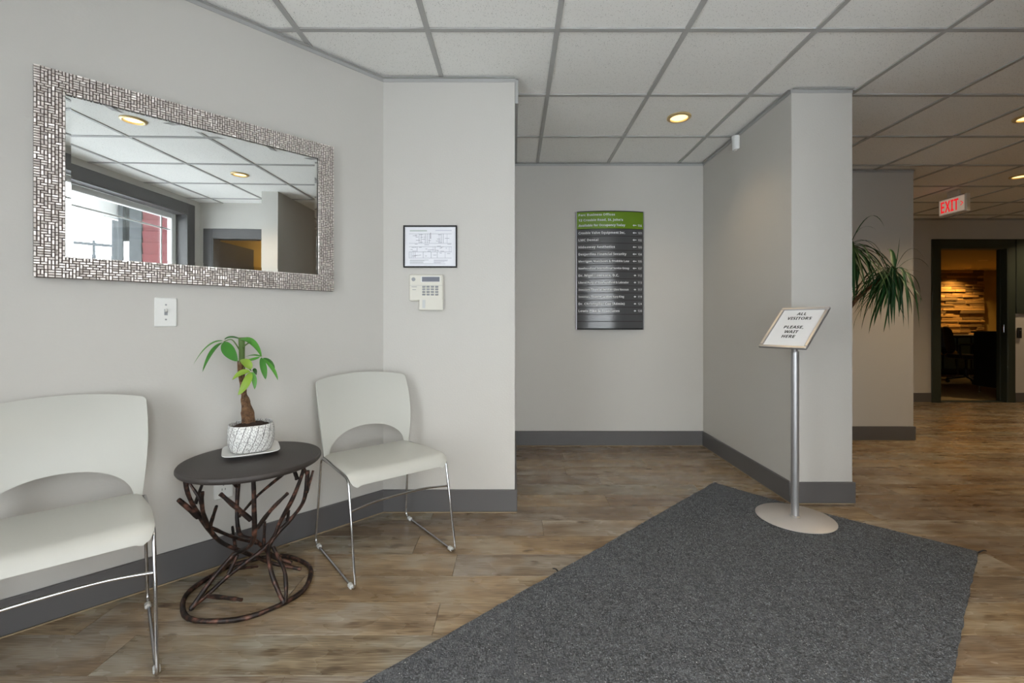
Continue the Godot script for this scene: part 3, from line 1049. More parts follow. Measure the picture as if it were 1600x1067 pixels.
func build_mat():
	var A := Vector2(1.322, 2.972)
	var B := Vector2(2.150, 2.080)
	var ua := Vector2(-0.731, -0.682)
	var ub := Vector2(-0.752, -0.659)
	var wob := noise(8, 1.4, 3)
	var top := func(u: float, v: float) -> Vector3:
		var L := 3.1
		var q := (A + ua * (L * v)).lerp(B + ub * (L * v), u)
		var n := Vector2(-0.737, -0.676)
		q += n * 0.03 * sin(PI * u) * maxf(0.0, 1.0 - v * 6.0)
		var edge := clampf(absf(u - 0.5) * 2.0, 0, 1)
		q += Vector2(0.74, -0.68) * wob.get_noise_2d(v * 20.0, u * 0.7) * 0.005 * edge * edge
		q += n * wob.get_noise_2d(u * 14.0, 50.0) * 0.004 * clampf(1.0 - v * 8.0, 0, 1)
		var y := 0.0085 + 0.0016 * wob.get_noise_2d(u * 3.0, v * 7.0 + 9.0)
		return V(q.x, y, q.y)
	var nu := 40
	var nv := 90
	var st := start()
	st.set_smooth_group(1)
	for j in nv:
		for i in nu:
			quad(st, top.call(float(i) / nu, float(j) / nv), top.call(float(i + 1) / nu, float(j) / nv), top.call(float(i + 1) / nu, float(j + 1) / nv), top.call(float(i) / nu, float(j + 1) / nv), Vector3.UP)
	st.set_smooth_group(-1)
	var c: Vector3 = top.call(0.5, 0.5)
	for k in nu + nu + nv + nv:
		var a := Vector2()
		var b := Vector2()
		if k < nu:
			a = Vector2(k, 0) / nu
			b = Vector2(k + 1, 0) / nu
		elif k < nu * 2:
			a = Vector2(float(k - nu) / nu, 1)
			b = Vector2(float(k - nu + 1) / nu, 1)
		elif k < nu * 2 + nv:
			a = Vector2(0, float(k - nu * 2) / nv)
			b = Vector2(0, float(k - nu * 2 + 1) / nv)
		else:
			a = Vector2(1, float(k - nu * 2 - nv) / nv)
			b = Vector2(1, float(k - nu * 2 - nv + 1) / nv)
		var p: Vector3 = top.call(a.x, a.y)
		var q: Vector3 = top.call(b.x, b.y)
		quad(st, p, q, Vector3(q.x, 0.0003, q.z), Vector3(p.x, 0.0003, p.z), p - c)
	var m := thing("floor_mat", "large charcoal felt entrance mat lying diagonally on the plank floor", "mat", Vector3.ZERO)
	obj("pile", st, M.mat, m)
	# pile fibres standing up along the surface
	var fb := start()
	var r := RandomNumberGenerator.new()
	r.seed = 31
	for k in 60000:
		var p: Vector3 = top.call(r.randf(), r.randf() * 0.62)
		var a := r.randf() * TAU
		var w := Vector3(cos(a), 0, sin(a)) * r.randf_range(0.0015, 0.004)
		var l := Vector3(-sin(a), 0, cos(a)) * r.randf_range(-0.003, 0.003) + Vector3(0, r.randf_range(0.001, 0.004), 0)
		var g := 0.045 + 0.16 * r.randf()
		fb.set_color(Color(g, g * 1.05, g * 1.12))
		fb.add_vertex(p - w)
		fb.add_vertex(p + w)
		fb.add_vertex(p + l)
	var fo := obj("fibres", fb, M.fibre, m)
	fo.set_meta("kind", "stuff")
	for k in 3:
		var u0: Array = [[1.0, 0.0], [0.0, 0.5], [0.02, 0.0]][k]
		var p: Vector3 = top.call(u0[0], u0[1])
		p.y = 0.004
		var th := start()
		var dir: Vector3 = [Vector3(0.05, 0, -0.012), Vector3(-0.022, 0, -0.03), Vector3(-0.02, 0, -0.015)][k]
		tube(th, smooth_path([p, p + dir * 0.5 + Vector3(0, 0.008, 0.004), p + dir]), func(t): return 0.0032 - 0.001 * t, 6)
		obj("loose_thread", th, M.yarn, m)

# ---------------------------------------------------------------- things
func make_chair(label: String, at: Vector3, turn: float) -> Node3D:
	var o := thing("stacking_chair", label, "chair", at, turn, "white stacking chairs along the wall")
	var st := start()
	# backrest: wrapped panel over an arched opening
	shell(st, 56, 20, func(u: float, v: float) -> Vector3:
		var a := sin((u * 2.0 - 1.0) * PI * 0.5)
		var arch := 0.88
		var lo := 0.0
		if absf(a) < arch: lo = 0.118 * pow(1.0 - pow(absf(a) / arch, 2.2), 0.55)
		var hi := 0.35
		if absf(a) > 0.94: hi -= 0.014 * (1.0 - sqrt(maxf(0.0, 1.0 - pow((absf(a) - 0.94) / 0.06, 2.0))))
		hi += 0.022 * (1.0 - a * a)
		var y := lerpf(lo, hi, v)
		var t := y / 0.37
		var w := 0.218 + 0.020 * sin(clampf(t * 1.3, 0, 1) * PI * 0.5) - 0.006 * t * t * t
		var z := -0.182 - 0.008 * t - 0.105 * pow(t, 2.4) + 0.042 * a * a * (0.35 + 0.65 * t)
		return Vector3(a * w, 0.432 + y, z - 0.02), 0.009)
	obj("backrest", st, M.shell, o)
	st = start()
	shell(st, 28, 36, func(u: float, v: float) -> Vector3:
		var a := u * 2.0 - 1.0
		var w := 0.214 + 0.016 * smoothstep(0.0, 0.6, v)
		if v > 0.86: w -= 0.03 * (1.0 - sqrt(maxf(0.0, 1.0 - pow((v - 0.86) / 0.14, 2.0))))
		var y := 0.435 + 0.012 * sin(v * PI * 0.8) - 0.010 * (1.0 - a * a) * sin(v * PI)
		var z := -0.2 + v * 0.43
		if v > 0.8:
			var q := (v - 0.8) / 0.2
			y -= 0.045 * q * q
			z -= 0.035 * q * q
		if absf(a) > 0.9: y -= 0.008 * pow((absf(a) - 0.9) / 0.1, 2.0)
		return Vector3(a * w, y, z), 0.009)
	obj("seat", st, M.shell, o)
	for s in [-1.0, 1.0]:
		st = start()
		var p := [Vector3(s * 0.236, 0.0075, -0.25), Vector3(s * 0.232, 0.0075, 0.262), Vector3(s * 0.229, 0.424, 0.176), Vector3(s * 0.2235, 0.43, -0.2)]
		tube(st, round_path(p, 0.035, true, 7), func(_t): return 0.0055, 10, true)
		var f := obj("side_frame", st, M.chrome, o)
		for z in [-0.2, 0.215]:
			st = start()
			box(st, Vector3(s * 0.2335, 0.009, z), Vector3(0.019, 0.018, 0.032), 0.005)
			obj("glide", st, M.clear, f)
		st = start()
		box(st, Vector3(s * 0.205, 0.42, -0.17), Vector3(0.03, 0.022, 0.07), 0.006)
		obj("bracket", st, M.black, o)
	st = start()
	tube(st, smooth_path([Vector3(-0.229, 0.3, 0.2), Vector3(-0.1, 0.311, 0.186), Vector3(0.1, 0.311, 0.186), Vector3(0.229, 0.3, 0.2)], 6), func(_t): return 0.005, 10)
	obj("stretcher", st, M.chrome, o)
	return o

func build_chairs():
	make_chair("white plastic chair on a chrome sled frame in the corner right of the side table", V(-0.614, 0, 2.122), atan2(0.64, 0.77))
	make_chair("white plastic chair below the mirror, left of the side table and partly cut off", V(-1.410, 0, 1.377), atan2(0.67, 0.742))

func twig(o: Node3D, called: String, rad: float, p: Array):
	var st := start()
	var path := smooth_path(p, 5)
	var tip := called == "twig"
	tube(st, path, func(t): return rad * (1.0 if not tip else (0.8 + 0.35 * t)) * (1.0 + 0.1 * sin(t * 17.0 + p[0].x * 90.0)), 9, false, 0.12)
	obj(called, st, M.bronze, o)

func build_table():
	var o := thing("side_table", "small round dark side table on a bronze twig base between the white chairs", "side table", V(-1.065, 0, 1.81))
	var st := start()
	var t := Transform3D(Basis(), Vector3(0.013, 0, 0))
	lathe(st, [Vector2(0, 0.5), Vector2(0.243, 0.5), Vector2(0.25, 0.504), Vector2(0.254, 0.51), Vector2(0.254, 0.517), Vector2(0.25, 0.523), Vector2(0.242, 0.525), Vector2(0, 0.525)], 64, 2.0, t)
	obj("tabletop", st, M.table, o)
	st = start()
	var ring := PackedVector3Array()
	for k in 40:
		var a := TAU * k / 40
		var q := 0.222 + 0.004 * sin(a * 3.0 + 1.0) + 0.003 * sin(a * 7.0)
		ring.append(Vector3(0.006 + cos(a) * q, 0.0095, sin(a) * q))
	tube(st, ring, func(tt): return 0.0088 + 0.0007 * sin(tt * 40.0), 9, true, 0.08)
	obj("base_ring", st, M.bronze, o)
	twig(o, "stem", 0.0085, [Vector3(0.108, 0.500, 0.160), Vector3(0.105, 0.377, 0.150), Vector3(0.086, 0.252, 0.120), Vector3(0.015, 0.183, 0.060), Vector3(-0.031, 0.160, 0.050), Vector3(-0.075, 0.100, 0.110), Vector3(-0.117, 0.019, 0.165)])
	twig(o, "stem", 0.0080, [Vector3(-0.119, 0.501, 0.190), Vector3(-0.119, 0.450, 0.180), Vector3(-0.113, 0.380, 0.150), Vector3(-0.092, 0.290, 0.110), Vector3(-0.073, 0.221, 0.070), Vector3(-0.036, 0.170, 0.030), Vector3(0.003, 0.111, -0.030), Vector3(0.047, 0.049, -0.090), Vector3(0.153, 0.012, -0.115)])
	twig(o, "stem", 0.0080, [Vector3(-0.123, 0.019, 0.160), Vector3(-0.085, 0.047, 0.110), Vector3(-0.040, 0.088, 0.070), Vector3(0.014, 0.126, 0.040), Vector3(0.067, 0.166, 0.010), Vector3(0.099, 0.209, -0.000), Vector3(0.120, 0.265, -0.010), Vector3(0.160, 0.344, -0.020), Vector3(0.192, 0.425, -0.025), Vector3(0.212, 0.499, -0.030)])
	twig(o, "stem", 0.0080, [Vector3(0.211, 0.455, -0.050), Vector3(0.203, 0.362, -0.050), Vector3(0.184, 0.309, -0.050), Vector3(0.143, 0.255, -0.040), Vector3(0.105, 0.212, -0.010), Vector3(0.093, 0.172, 0.030), Vector3(0.133, 0.124, 0.090), Vector3(0.168, 0.065, 0.110), Vector3(0.201, 0.012, 0.120)])
	twig(o, "stem", 0.0075, [Vector3(0.100, 0.169, 0.010), Vector3(0.133, 0.135, 0.030), Vector3(0.171, 0.100, 0.060), Vector3(0.193, 0.053, 0.090), Vector3(0.206, 0.015, 0.120)])
	twig(o, "stem", 0.0085, [Vector3(-0.148, 0.497, -0.170), Vector3(-0.138, 0.381, -0.150), Vector3(-0.131, 0.260, -0.130), Vector3(-0.115, 0.197, -0.110), Vector3(-0.087, 0.166, -0.090), Vector3(-0.024, 0.143, -0.090), Vector3(0.020, 0.054, -0.140), Vector3(0.091, 0.012, -0.160)])
	twig(o, "stem", 0.0060, [Vector3(0.175, 0.486, 0.010), Vector3(0.030, 0.370, -0.010), Vector3(-0.113, 0.236, -0.120)])
	twig(o, "stem", 0.0065, [Vector3(-0.092, 0.297, 0.110), Vector3(-0.063, 0.210, 0.010), Vector3(-0.012, 0.145, -0.070)])
	twig(o, "stem", 0.0070, [Vector3(-0.117, 0.019, 0.165), Vector3(-0.161, 0.012, 0.030), Vector3(-0.181, 0.012, -0.090), Vector3(-0.026, 0.155, 0.040)])
	twig(o, "twig", 0.0085, [Vector3(0.019, 0.458, 0.210), Vector3(0.093, 0.339, 0.150)])
	twig(o, "twig", 0.0075, [Vector3(0.229, 0.437, 0.150), Vector3(0.169, 0.377, 0.150), Vector3(0.107, 0.302, 0.130)])
	twig(o, "twig", 0.0095, [Vector3(-0.145, 0.430, 0.190), Vector3(-0.106, 0.345, 0.140)])
	twig(o, "twig", 0.0075, [Vector3(-0.059, 0.457, 0.190), Vector3(-0.072, 0.385, 0.170), Vector3(-0.087, 0.301, 0.120)])
	twig(o, "twig", 0.0065, [Vector3(-0.034, 0.390, 0.150), Vector3(-0.085, 0.297, 0.110)])
	twig(o, "twig", 0.0060, [Vector3(-0.088, 0.233, -0.030), Vector3(-0.046, 0.174, 0.020)])
	twig(o, "twig", 0.0060, [Vector3(0.067, 0.270, 0.010), Vector3(0.063, 0.177, 0.010)])
	twig(o, "twig", 0.0055, [Vector3(-0.115, 0.490, 0.180), Vector3(-0.071, 0.437, 0.190), Vector3(-0.072, 0.392, 0.170)])
	twig(o, "twig", 0.0060, [Vector3(-0.110, 0.469, 0.110), Vector3(-0.113, 0.397, 0.150)])
	twig(o, "twig", 0.0065, [Vector3(-0.134, 0.398, -0.090), Vector3(-0.137, 0.356, -0.140)])
	twig(o, "twig", 0.0075, [Vector3(0.169, 0.487, -0.010), Vector3(0.180, 0.429, -0.025)])
	twig(o, "twig", 0.0060, [Vector3(0.216, 0.442, -0.090), Vector3(0.207, 0.362, -0.050)])
	twig(o, "twig", 0.0060, [Vector3(0.139, 0.294, -0.040), Vector3(0.131, 0.248, -0.040)])
	twig(o, "twig", 0.0070, [Vector3(-0.018, 0.157, 0.050), Vector3(-0.040, 0.095, 0.070)])
	twig(o, "twig", 0.0060, [Vector3(0.009, 0.064, -0.040), Vector3(-0.012, 0.100, 0.040)])
	twig(o, "twig", 0.0070, [Vector3(0.083, 0.068, 0.190), Vector3(0.030, 0.061, 0.170), Vector3(-0.085, 0.039, 0.120)])
	twig(o, "twig", 0.0070, [Vector3(0.190, 0.495, -0.020), Vector3(0.208, 0.443, -0.050)])

# a leaf blade along a curve: folded strip with pointed ends; side = direction across
func blade(path: PackedVector3Array, width: float, fold: float, shape: Callable, side0 := Vector3.ZERO) -> SurfaceTool:
	var st := start()
	st.set_smooth_group(1)
	var rows := []
	var m := path.size()
	for i in m:
		var t := (path[mini(i + 1, m - 1)] - path[maxi(i - 1, 0)]).normalized()
		var ref := side0 if side0 != Vector3.ZERO else t.cross(Vector3.UP)
		if ref.length() < 0.05: ref = Vector3(0.8, 0, 0.6)
		var side := (ref - t * ref.dot(t)).normalized()
		var n := side.cross(t).normalized()
		var w: float = width * 0.5 * shape.call(float(i) / (m - 1))
		rows.append([path[i] - side * w + n * w * fold, path[i] - side * w * 0.5 + n * w * fold * 0.35, path[i], path[i] + side * w * 0.5 + n * w * fold * 0.35, path[i] + side * w + n * w * fold, n])
	for i in m - 1:
		for k in 4:
			quad(st, rows[i][k], rows[i][k + 1], rows[i + 1][k + 1], rows[i + 1][k], rows[i][5])
	st.set_smooth_group(-1)
	return st

func build_plant():
	# saucer
	var s := thing("saucer", "white square saucer under the patterned pot on the side table", "saucer", V(-1.093, 0.5252, 1.87), 0.55)
	var st := start()
	lathe(st, [Vector2(0, 0), Vector2(0.05, 0), Vector2(0.055, 0.004), Vector2(0.088, 0.012), Vector2(0.104, 0.018), Vector2(0.103, 0.0205), Vector2(0.085, 0.0162), Vector2(0.07, 0.014), Vector2(0, 0.0138)], 48, 5.0)
	obj("dish", st, M.china, s)
	var o := thing("potted_plant", "money tree with a cut trunk and palmate leaves in a patterned white pot", "plant", V(-1.093, 0.5392, 1.87))
	st = start()
	lathe(st, [Vector2(0, 0), Vector2(0.062, 0), Vector2(0.074, 0.006), Vector2(0.083, 0.03), Vector2(0.0865, 0.055), Vector2(0.085, 0.085), Vector2(0.0815, 0.11), Vector2(0.079, 0.112), Vector2(0.0775, 0.11), Vector2(0.079, 0.09), Vector2(0.079, 0.07)], 56, 2.5, Transform3D(Basis(Vector3.UP, 0.55), Vector3.ZERO), 1.0, true)
	obj("pot", st, M.glaze, o)
	st = start()
	st.set_smooth_group(1)
	var nz := noise(6, 9.0, 3)
	for i in 10:
		for k in 28:
			var q := []
			for e in [[i, k], [i + 1, k], [i + 1, k + 1], [i, k + 1]]:
				var r: float = e[0] / 10.0 * 0.0795
				var a: float = TAU * (e[1] % 28) / 28.0
				q.append(Vector3(cos(a) * r, 0.094 + 0.022 * (1.0 - pow(e[0] / 10.0, 2.0)) + nz.get_noise_2d(cos(a) * r * 10.0, sin(a) * r * 10.0) * 0.006, sin(a) * r))
			if i == 0: tri(st, q[0], q[1], q[2], Vector3.UP)
			else: quad(st, q[0], q[1], q[2], q[3], Vector3.UP)
	obj("soil", st, M.soil, o)
	st = start()
	var tp := smooth_path([Vector3(-0.010, 0.09, 0), Vector3(-0.014, 0.14, 0), Vector3(-0.022, 0.19, 0), Vector3(-0.031, 0.235, 0), Vector3(-0.04, 0.29, -0.004), Vector3(-0.043, 0.37, -0.006)], 6)
	tube(st, tp, func(t): return lerpf(0.0275, 0.0105, smoothstep(0.0, 0.72, t)) + 0.0016 * sin(t * 30.0), 14, false, 0.06)
	obj("trunk", st, M.bark, o)
	st = start()
	tube(st, smooth_path([Vector3(-0.043, 0.365, -0.006), Vector3(-0.043, 0.41, -0.006), Vector3(-0.044, 0.466, -0.006)], 4), func(t): return 0.0108 + 0.0012 * t, 14)
	obj("cut_stem", st, M.stem, o)
	for p in [[Vector3(-0.043, 0.409, 0.004), Vector3(-0.083, 0.456, -0.005), Vector3(-0.109, 0.449, 0.01)], [Vector3(-0.038, 0.424, 0), Vector3(0.02, 0.446, 0.03), Vector3(0.070, 0.392, 0.052)], [Vector3(-0.036, 0.304, 0.005), Vector3(0.0, 0.35, 0.045), Vector3(0.051, 0.338, 0.088)]]:
		st = start()
		tube(st, smooth_path(p, 8), func(t): return 0.0028 - 0.001 * t, 8)
		obj("petiole", st, M.stem, o)
	for p in [[Vector3(-0.034, 0.262, 0.012), Vector3(-0.037, 0.32, 0.026), Vector3(-0.037, 0.372, 0.03)], [Vector3(-0.032, 0.27, 0.012), Vector3(-0.028, 0.32, 0.024), Vector3(-0.023, 0.362, 0.026)]]:
		st = start()
		tube(st, smooth_path(p, 6), func(t): return 0.0036 - 0.0008 * t, 8)
		obj("dry_stalk", st, M.bark, o)
	var spec := [
		[0.0193, Vector3(-0.113, 0.461, 0.005), Vector3(-0.162, 0.441, 0.025), Vector3(-0.210, 0.365, 0.045)],
		[0.0289, Vector3(-0.109, 0.456, 0.015), Vector3(-0.126, 0.417, 0.055), Vector3(-0.151, 0.341, 0.075)],
		[0.0410, Vector3(-0.104, 0.459, 0.015), Vector3(-0.055, 0.417, 0.055), Vector3(-0.016, 0.382, 0.065)],
		[0.0203, Vector3(-0.115, 0.466, -0.005), Vector3(-0.095, 0.475, -0.025), Vector3(-0.059, 0.463, -0.035)],
		[0.0251, Vector3(-0.053, 0.465, 0.005), Vector3(0.020, 0.460, 0.035), Vector3(0.080, 0.400, 0.065)],
		[0.0096, Vector3(0.066, 0.399, 0.045), Vector3(0.024, 0.404, 0.025), Vector3(-0.024, 0.395, 0.005)],
		[0.0145, Vector3(0.067, 0.399, 0.055), Vector3(0.042, 0.389, 0.065), Vector3(0.006, 0.386, 0.055)],
		[0.0217, Vector3(0.072, 0.397, 0.055), Vector3(0.099, 0.354, 0.085), Vector3(0.112, 0.313, 0.095)],
		[0.0169, Vector3(0.074, 0.394, 0.045), Vector3(0.102, 0.376, 0.045), Vector3(0.122, 0.348, 0.045)],
		[0.0135, Vector3(0.080, 0.392, 0.055), Vector3(0.129, 0.353, 0.075), Vector3(0.155, 0.309, 0.085)],
		[0.0289, Vector3(0.049, 0.352, 0.085), Vector3(0.029, 0.379, 0.085), Vector3(-0.006, 0.388, 0.065)],
		[0.0241, Vector3(0.052, 0.345, 0.095), Vector3(0.027, 0.340, 0.115), Vector3(-0.001, 0.315, 0.125)],
		[0.0289, Vector3(0.052, 0.343, 0.095), Vector3(0.053, 0.300, 0.125), Vector3(0.027, 0.258, 0.135)],
		[0.0169, Vector3(0.057, 0.343, 0.095), Vector3(0.073, 0.312, 0.105), Vector3(0.077, 0.276, 0.110)],
		[0.0193, Vector3(0.054, 0.349, 0.085), Vector3(0.058, 0.343, 0.075), Vector3(0.058, 0.327, 0.065)],
	]
	var k := 0
	for l in spec:
		var dy := Vector3(0, -0.0095, 0)
		var a: Vector3 = l[1] + dy
		var b: Vector3 = l[2] + dy
		var c: Vector3 = l[3] + dy
		var path := PackedVector3Array()
		for i in 13:
			var t := i / 12.0
			var ctrl := b * 2.0 - (a + c) * 0.5
			path.append(a.lerp(ctrl, t).lerp(ctrl.lerp(c, t), t))
		# the blade lies across the line of growth and faces outward from the stem
		var fw := (c - a).normalized()
		var outward := (Vector3(b.x + 0.03, 0.25, b.z + 0.16)).normalized()
		var side := fw.cross(outward).normalized()
		var bl := blade(path, l[0] * 1.1, 0.22, func(t): return pow(sin(PI * pow(t, 0.8)), 0.75) * 0.98 + 0.02, side)
		obj("leaf", bl, M.leaves[[1, 0, 0, 2, 1, 1, 1, 0, 2, 1, 3, 3, 3, 1, 2][k]], o)
		k += 1

func build_mirror():
	var ctr := V(-1.3155, 1.597, 1.9505)
	var o := thing("mirror", "rectangular wall mirror in a silver mosaic frame above the white chairs", "mirror", ctr, PI / 4)
	var W := 1.053
	var H := 0.74
	var F := 0.076
	var st := start()
	box(st, Vector3(0, H / 2 - F / 2, 0.016), Vector3(W, F, 0.03), 0.003)
	box(st, Vector3(0, -H / 2 + F / 2, 0.016), Vector3(W, F, 0.03), 0.003)
	box(st, Vector3(W / 2 - F / 2, 0, 0.016), Vector3(F, H - 2 * F, 0.03), 0.003)
	box(st, Vector3(-W / 2 + F / 2, 0, 0.016), Vector3(F, H - 2 * F, 0.03), 0.003)
	var fr := obj("frame", st, M.umber, o)
	# mosaic of little hammered bricks, too many to count
	var c := 0.0089
	var nx := int(W / c)
	var ny := int(H / c)
	var cx := W / nx
	var cy := H / ny
	var fx := int(round(F / cx))
	var fy := int(round(F / cy))
	var grid := {}
	var r := RandomNumberGenerator.new()
	r.seed = 2
	var ms := start()
	for j in ny:
		for i in nx:
			if i >= fx and i < nx - fx and j >= fy and j < ny - fy: continue
			if grid.has(Vector2i(i, j)): continue
			var sx := 1
			var sy := 1
			var q := r.randf()
			var inside := func(a: int, b: int) -> bool: return a < nx and b < ny and not (a >= fx and a < nx - fx and b >= fy and b < ny - fy) and not grid.has(Vector2i(a, b))
			if q < 0.62 and inside.call(i + 1, j): sx = 2
			elif q < 0.92 and inside.call(i, j + 1): sy = 2
			for a in sx:
				for b in sy:
					grid[Vector2i(i + a, j + b)] = true
			var x0 := -W / 2 + i * cx + 0.0009
			var y0 := -H / 2 + j * cy + 0.0009
			var x1 := x0 + sx * cx - 0.0018
			var y1 := y0 + sy * cy - 0.0018
			var g := r.randf_range(0.68, 0.96)
			ms.set_color(Color(g, g * 0.93, g * 0.88))
			var z := 0.031
			var hgt := r.randf_range(0.0022, 0.0042)
			var tx := r.randf_range(-0.16, 0.16)
			var ty := r.randf_range(-0.16, 0.16)
			var top := []
			var low := []
			for e in [[0, 0], [1, 0], [1, 1], [0, 1]]:
				low.append(Vector3(x1 if e[0] else x0, y1 if e[1] else y0, z - 0.0005))
				var px := (x1 - 0.0012) if e[0] else (x0 + 0.0012)
				var py := (y1 - 0.0012) if e[1] else (y0 + 0.0012)
				top.append(Vector3(px, py, z + hgt + (px - (x0 + x1) * 0.5) * tx + (py - (y0 + y1) * 0.5) * ty))
			quad(ms, top[0], top[1], top[2], top[3], Vector3(0, 0, 1))
			for e in 4:
				var f := (e + 1) % 4
				quad(ms, low[e], low[f], top[f], top[e], (low[e] + low[f]) * 0.5 - Vector3((x0 + x1) * 0.5, (y0 + y1) * 0.5, z))
	var mo := obj("mosaic", ms, M.mosaic, fr)
	mo.set_meta("kind", "stuff")
	# bevelled glass, leaning forward half a degree
	var gw := W / 2 - F + 0.004
	var gh := H / 2 - F + 0.004
	var bv := 0.022
	st = start()
	var tl := Transform3D(Basis(Vector3(1, 0, 0), 0.009), Vector3(0, 0, 0.022))
	var A := [Vector3(-gw, -gh, -0.0012), Vector3(gw, -gh, -0.0012), Vector3(gw, gh, -0.0012), Vector3(-gw, gh, -0.0012)]
	var B := [Vector3(-gw + bv, -gh + bv, 0), Vector3(gw - bv, -gh + bv, 0), Vector3(gw - bv, gh - bv, 0), Vector3(-gw + bv, gh - bv, 0)]
	quad(st, tl * B[0], tl * B[1], tl * B[2], tl * B[3], Vector3(0, 0, 1))
	for e in 4:
		var f := (e + 1) % 4
		quad(st, tl * A[e], tl * A[f], tl * B[f], tl * B[e], Vector3(0, 0, 1))
	for e in 4:
		var f := (e + 1) % 4
		quad(st, tl * A[e], tl * A[f], tl * (A[f] + Vector3(0, 0, -0.004)), tl * (A[e] + Vector3(0, 0, -0.004)), tl.basis * ((A[e] + A[f]) * 0.5))
	quad(st, tl * (A[0] + Vector3(0, 0, -0.004)), tl * (A[1] + Vector3(0, 0, -0.004)), tl * (A[2] + Vector3(0, 0, -0.004)), tl * (A[3] + Vector3(0, 0, -0.004)), Vector3(0, 0, -1))
	obj("mirror_glass", st, M.mirror, o)

func screw(parent: Node3D, at: Vector3, rad := 0.0035):
	var st := start()
	lathe(st, [Vector2(rad, 0), Vector2(rad * 0.9, 0.0008), Vector2(0, 0.0012)], 12, 2.0, Transform3D(Basis(Vector3(1, 0, 0), PI / 2), at))
	obj("screw", st, M.grey, parent)

func build_wall_things():
	# light switch and outlet on the diagonal wall
	var s := thing("light_switch", "white toggle light switch plate on the diagonal wall under the mirror", "light switch", V(-1.426, 1.11, 1.84), PI / 4)
	var st := start()
	box(st, Vector3(0, 0, 0.003), Vector3(0.074, 0.118, 0.006), 0.003)
	obj("plate", st, M.white, s)
	st = start()
	box(st, Vector3(0, 0, 0.0063), Vector3(0.011, 0.025, 0.001), 0.0)
	obj("slot", st, M.grey, s)
	st = start()
	box(st, Vector3(0, 0.002, 0.011), Vector3(0.008, 0.011, 0.016), 0.002, Transform3D(Basis(Vector3(1, 0, 0), -0.45), Vector3.ZERO))
	obj("toggle", st, M.white, s)
	for y in [-0.03, 0.03]: screw(s, Vector3(0, y, 0.006))
	var u := thing("wall_outlet", "white power outlet low on the diagonal wall behind the side table", "outlet", V(-1.283, 0.352, 1.983), PI / 4)
	st = start()
	box(st, Vector3(0, 0, 0.003), Vector3(0.074, 0.118, 0.006), 0.003)
	obj("plate", st, M.white, u)
	for y in [-0.022, 0.022]:
		st = start()
		lathe(st, [Vector2(0.0165, 0), Vector2(0.016, 0.0018), Vector2(0, 0.0018)], 24, 3.0, Transform3D(Basis(Vector3(1, 0, 0), PI / 2), Vector3(0, y, 0.006)))
		var so := obj("socket", st, M.white, u)
		for x in [-0.006, 0.006]:
			st = start()
			box(st, Vector3(x, y + 0.004, 0.008), Vector3(0.002, 0.009, 0.0006), 0.0)
			obj("slot", st, M.ink, so)
	screw(u, Vector3(0, 0, 0.006))
	# framed plan
	var f := thing("picture_frame", "thin black framed building floor plan on the wall above the alarm keypad", "framed plan", V(-0.470, 1.4935, 2.53))
	st = start()
	for e in [[0, 0.1145, 0.302, 0.008], [0, -0.1145, 0.302, 0.008]]:
		box(st, Vector3(e[0], e[1], 0.007), Vector3(e[2], e[3], 0.014), 0.002)
	for x in [-0.147, 0.147]:
		box(st, Vector3(x, 0, 0.007), Vector3(0.008, 0.222, 0.014), 0.002)
	obj("frame", st, M.black, f)
	st = start()
	st.set_uv(Vector2(0, 1))
	var q := [Vector3(-0.144, -0.112, 0.004), Vector3(0.144, -0.112, 0.004), Vector3(0.144, 0.112, 0.004), Vector3(-0.144, 0.112, 0.004)]
	var uv := [Vector2(0, 1), Vector2(1, 1), Vector2(1, 0), Vector2(0, 0)]
	for i in [0, 2, 1, 0, 3, 2]:
		st.set_uv(uv[i])
		st.add_vertex(q[i])
	obj("plan_sheet", st, M.plan, f)
	# alarm keypad
	var k := thing("alarm_keypad", "cream alarm keypad with a small display below the framed floor plan", "alarm keypad", V(-0.490, 1.262, 2.53))
	st = start()
	box(st, Vector3(0, 0, 0.013), Vector3(0.19, 0.148, 0.026), 0.006)
	obj("housing", st, M.cream, k)
	st = start()
	box(st, Vector3(0.025, 0.046, 0.0262), Vector3(0.108, 0.034, 0.002), 0.001)
	obj("bezel", st, M.white, k)
	st = start()
	box(st, Vector3(0.027, 0.046, 0.0275), Vector3(0.098, 0.026, 0.002), 0.0008)
	obj("screen", st, M.lcd, k)
	for r in 4:
		for c in 4:
			st = start()
			box(st, Vector3(-0.012 + c * 0.024, 0.004 - r * 0.0145, 0.0275), Vector3(0.0175, 0.0095, 0.005), 0.0018)
			obj("key", st, M.grey, k)
	for y in [0.004, -0.012]:
		st = start()
		box(st, Vector3(-0.066, y, 0.0263), Vector3(0.03 if y > 0.0 else 0.02, 0.003, 0.0006), 0.0)
		obj("marking", st, M.grey, k)
	st = start()
	lathe(st, [Vector2(0.011, 0), Vector2(0.0105, 0.0012), Vector2(0, 0.0012)], 20, 2.0, Transform3D(Basis(Vector3(1, 0, 0), PI / 2), Vector3(-0.07, 0.046, 0.026)))
	obj("emblem", st, M.grey, k)
	st = start()
	box(st, Vector3(0.0, -0.0085 + 0.02, 0.0262), Vector3(0.186, 0.0012, 0.0006), 0.0)
	obj("seam", st, M.grey, k)
	var flip := start()
	box(flip, Vector3(0.028, -0.096, 0.02), Vector3(0.134, 0.062, 0.008), 0.0025, Transform3D(Basis(Vector3(1, 0, 0), -0.06), Vector3(0, 0, -0.002)))
	var fl := obj("flip_cover", flip, M.cream, k)
	st = start()
	box(st, Vector3(-0.012, -0.094, 0.0262), Vector3(0.016, 0.046, 0.0012), 0.0, Transform3D(Basis(Vector3(1, 0, 0), -0.06), Vector3(0, 0, -0.003)))
	obj("window_slot", st, M.clear, fl)
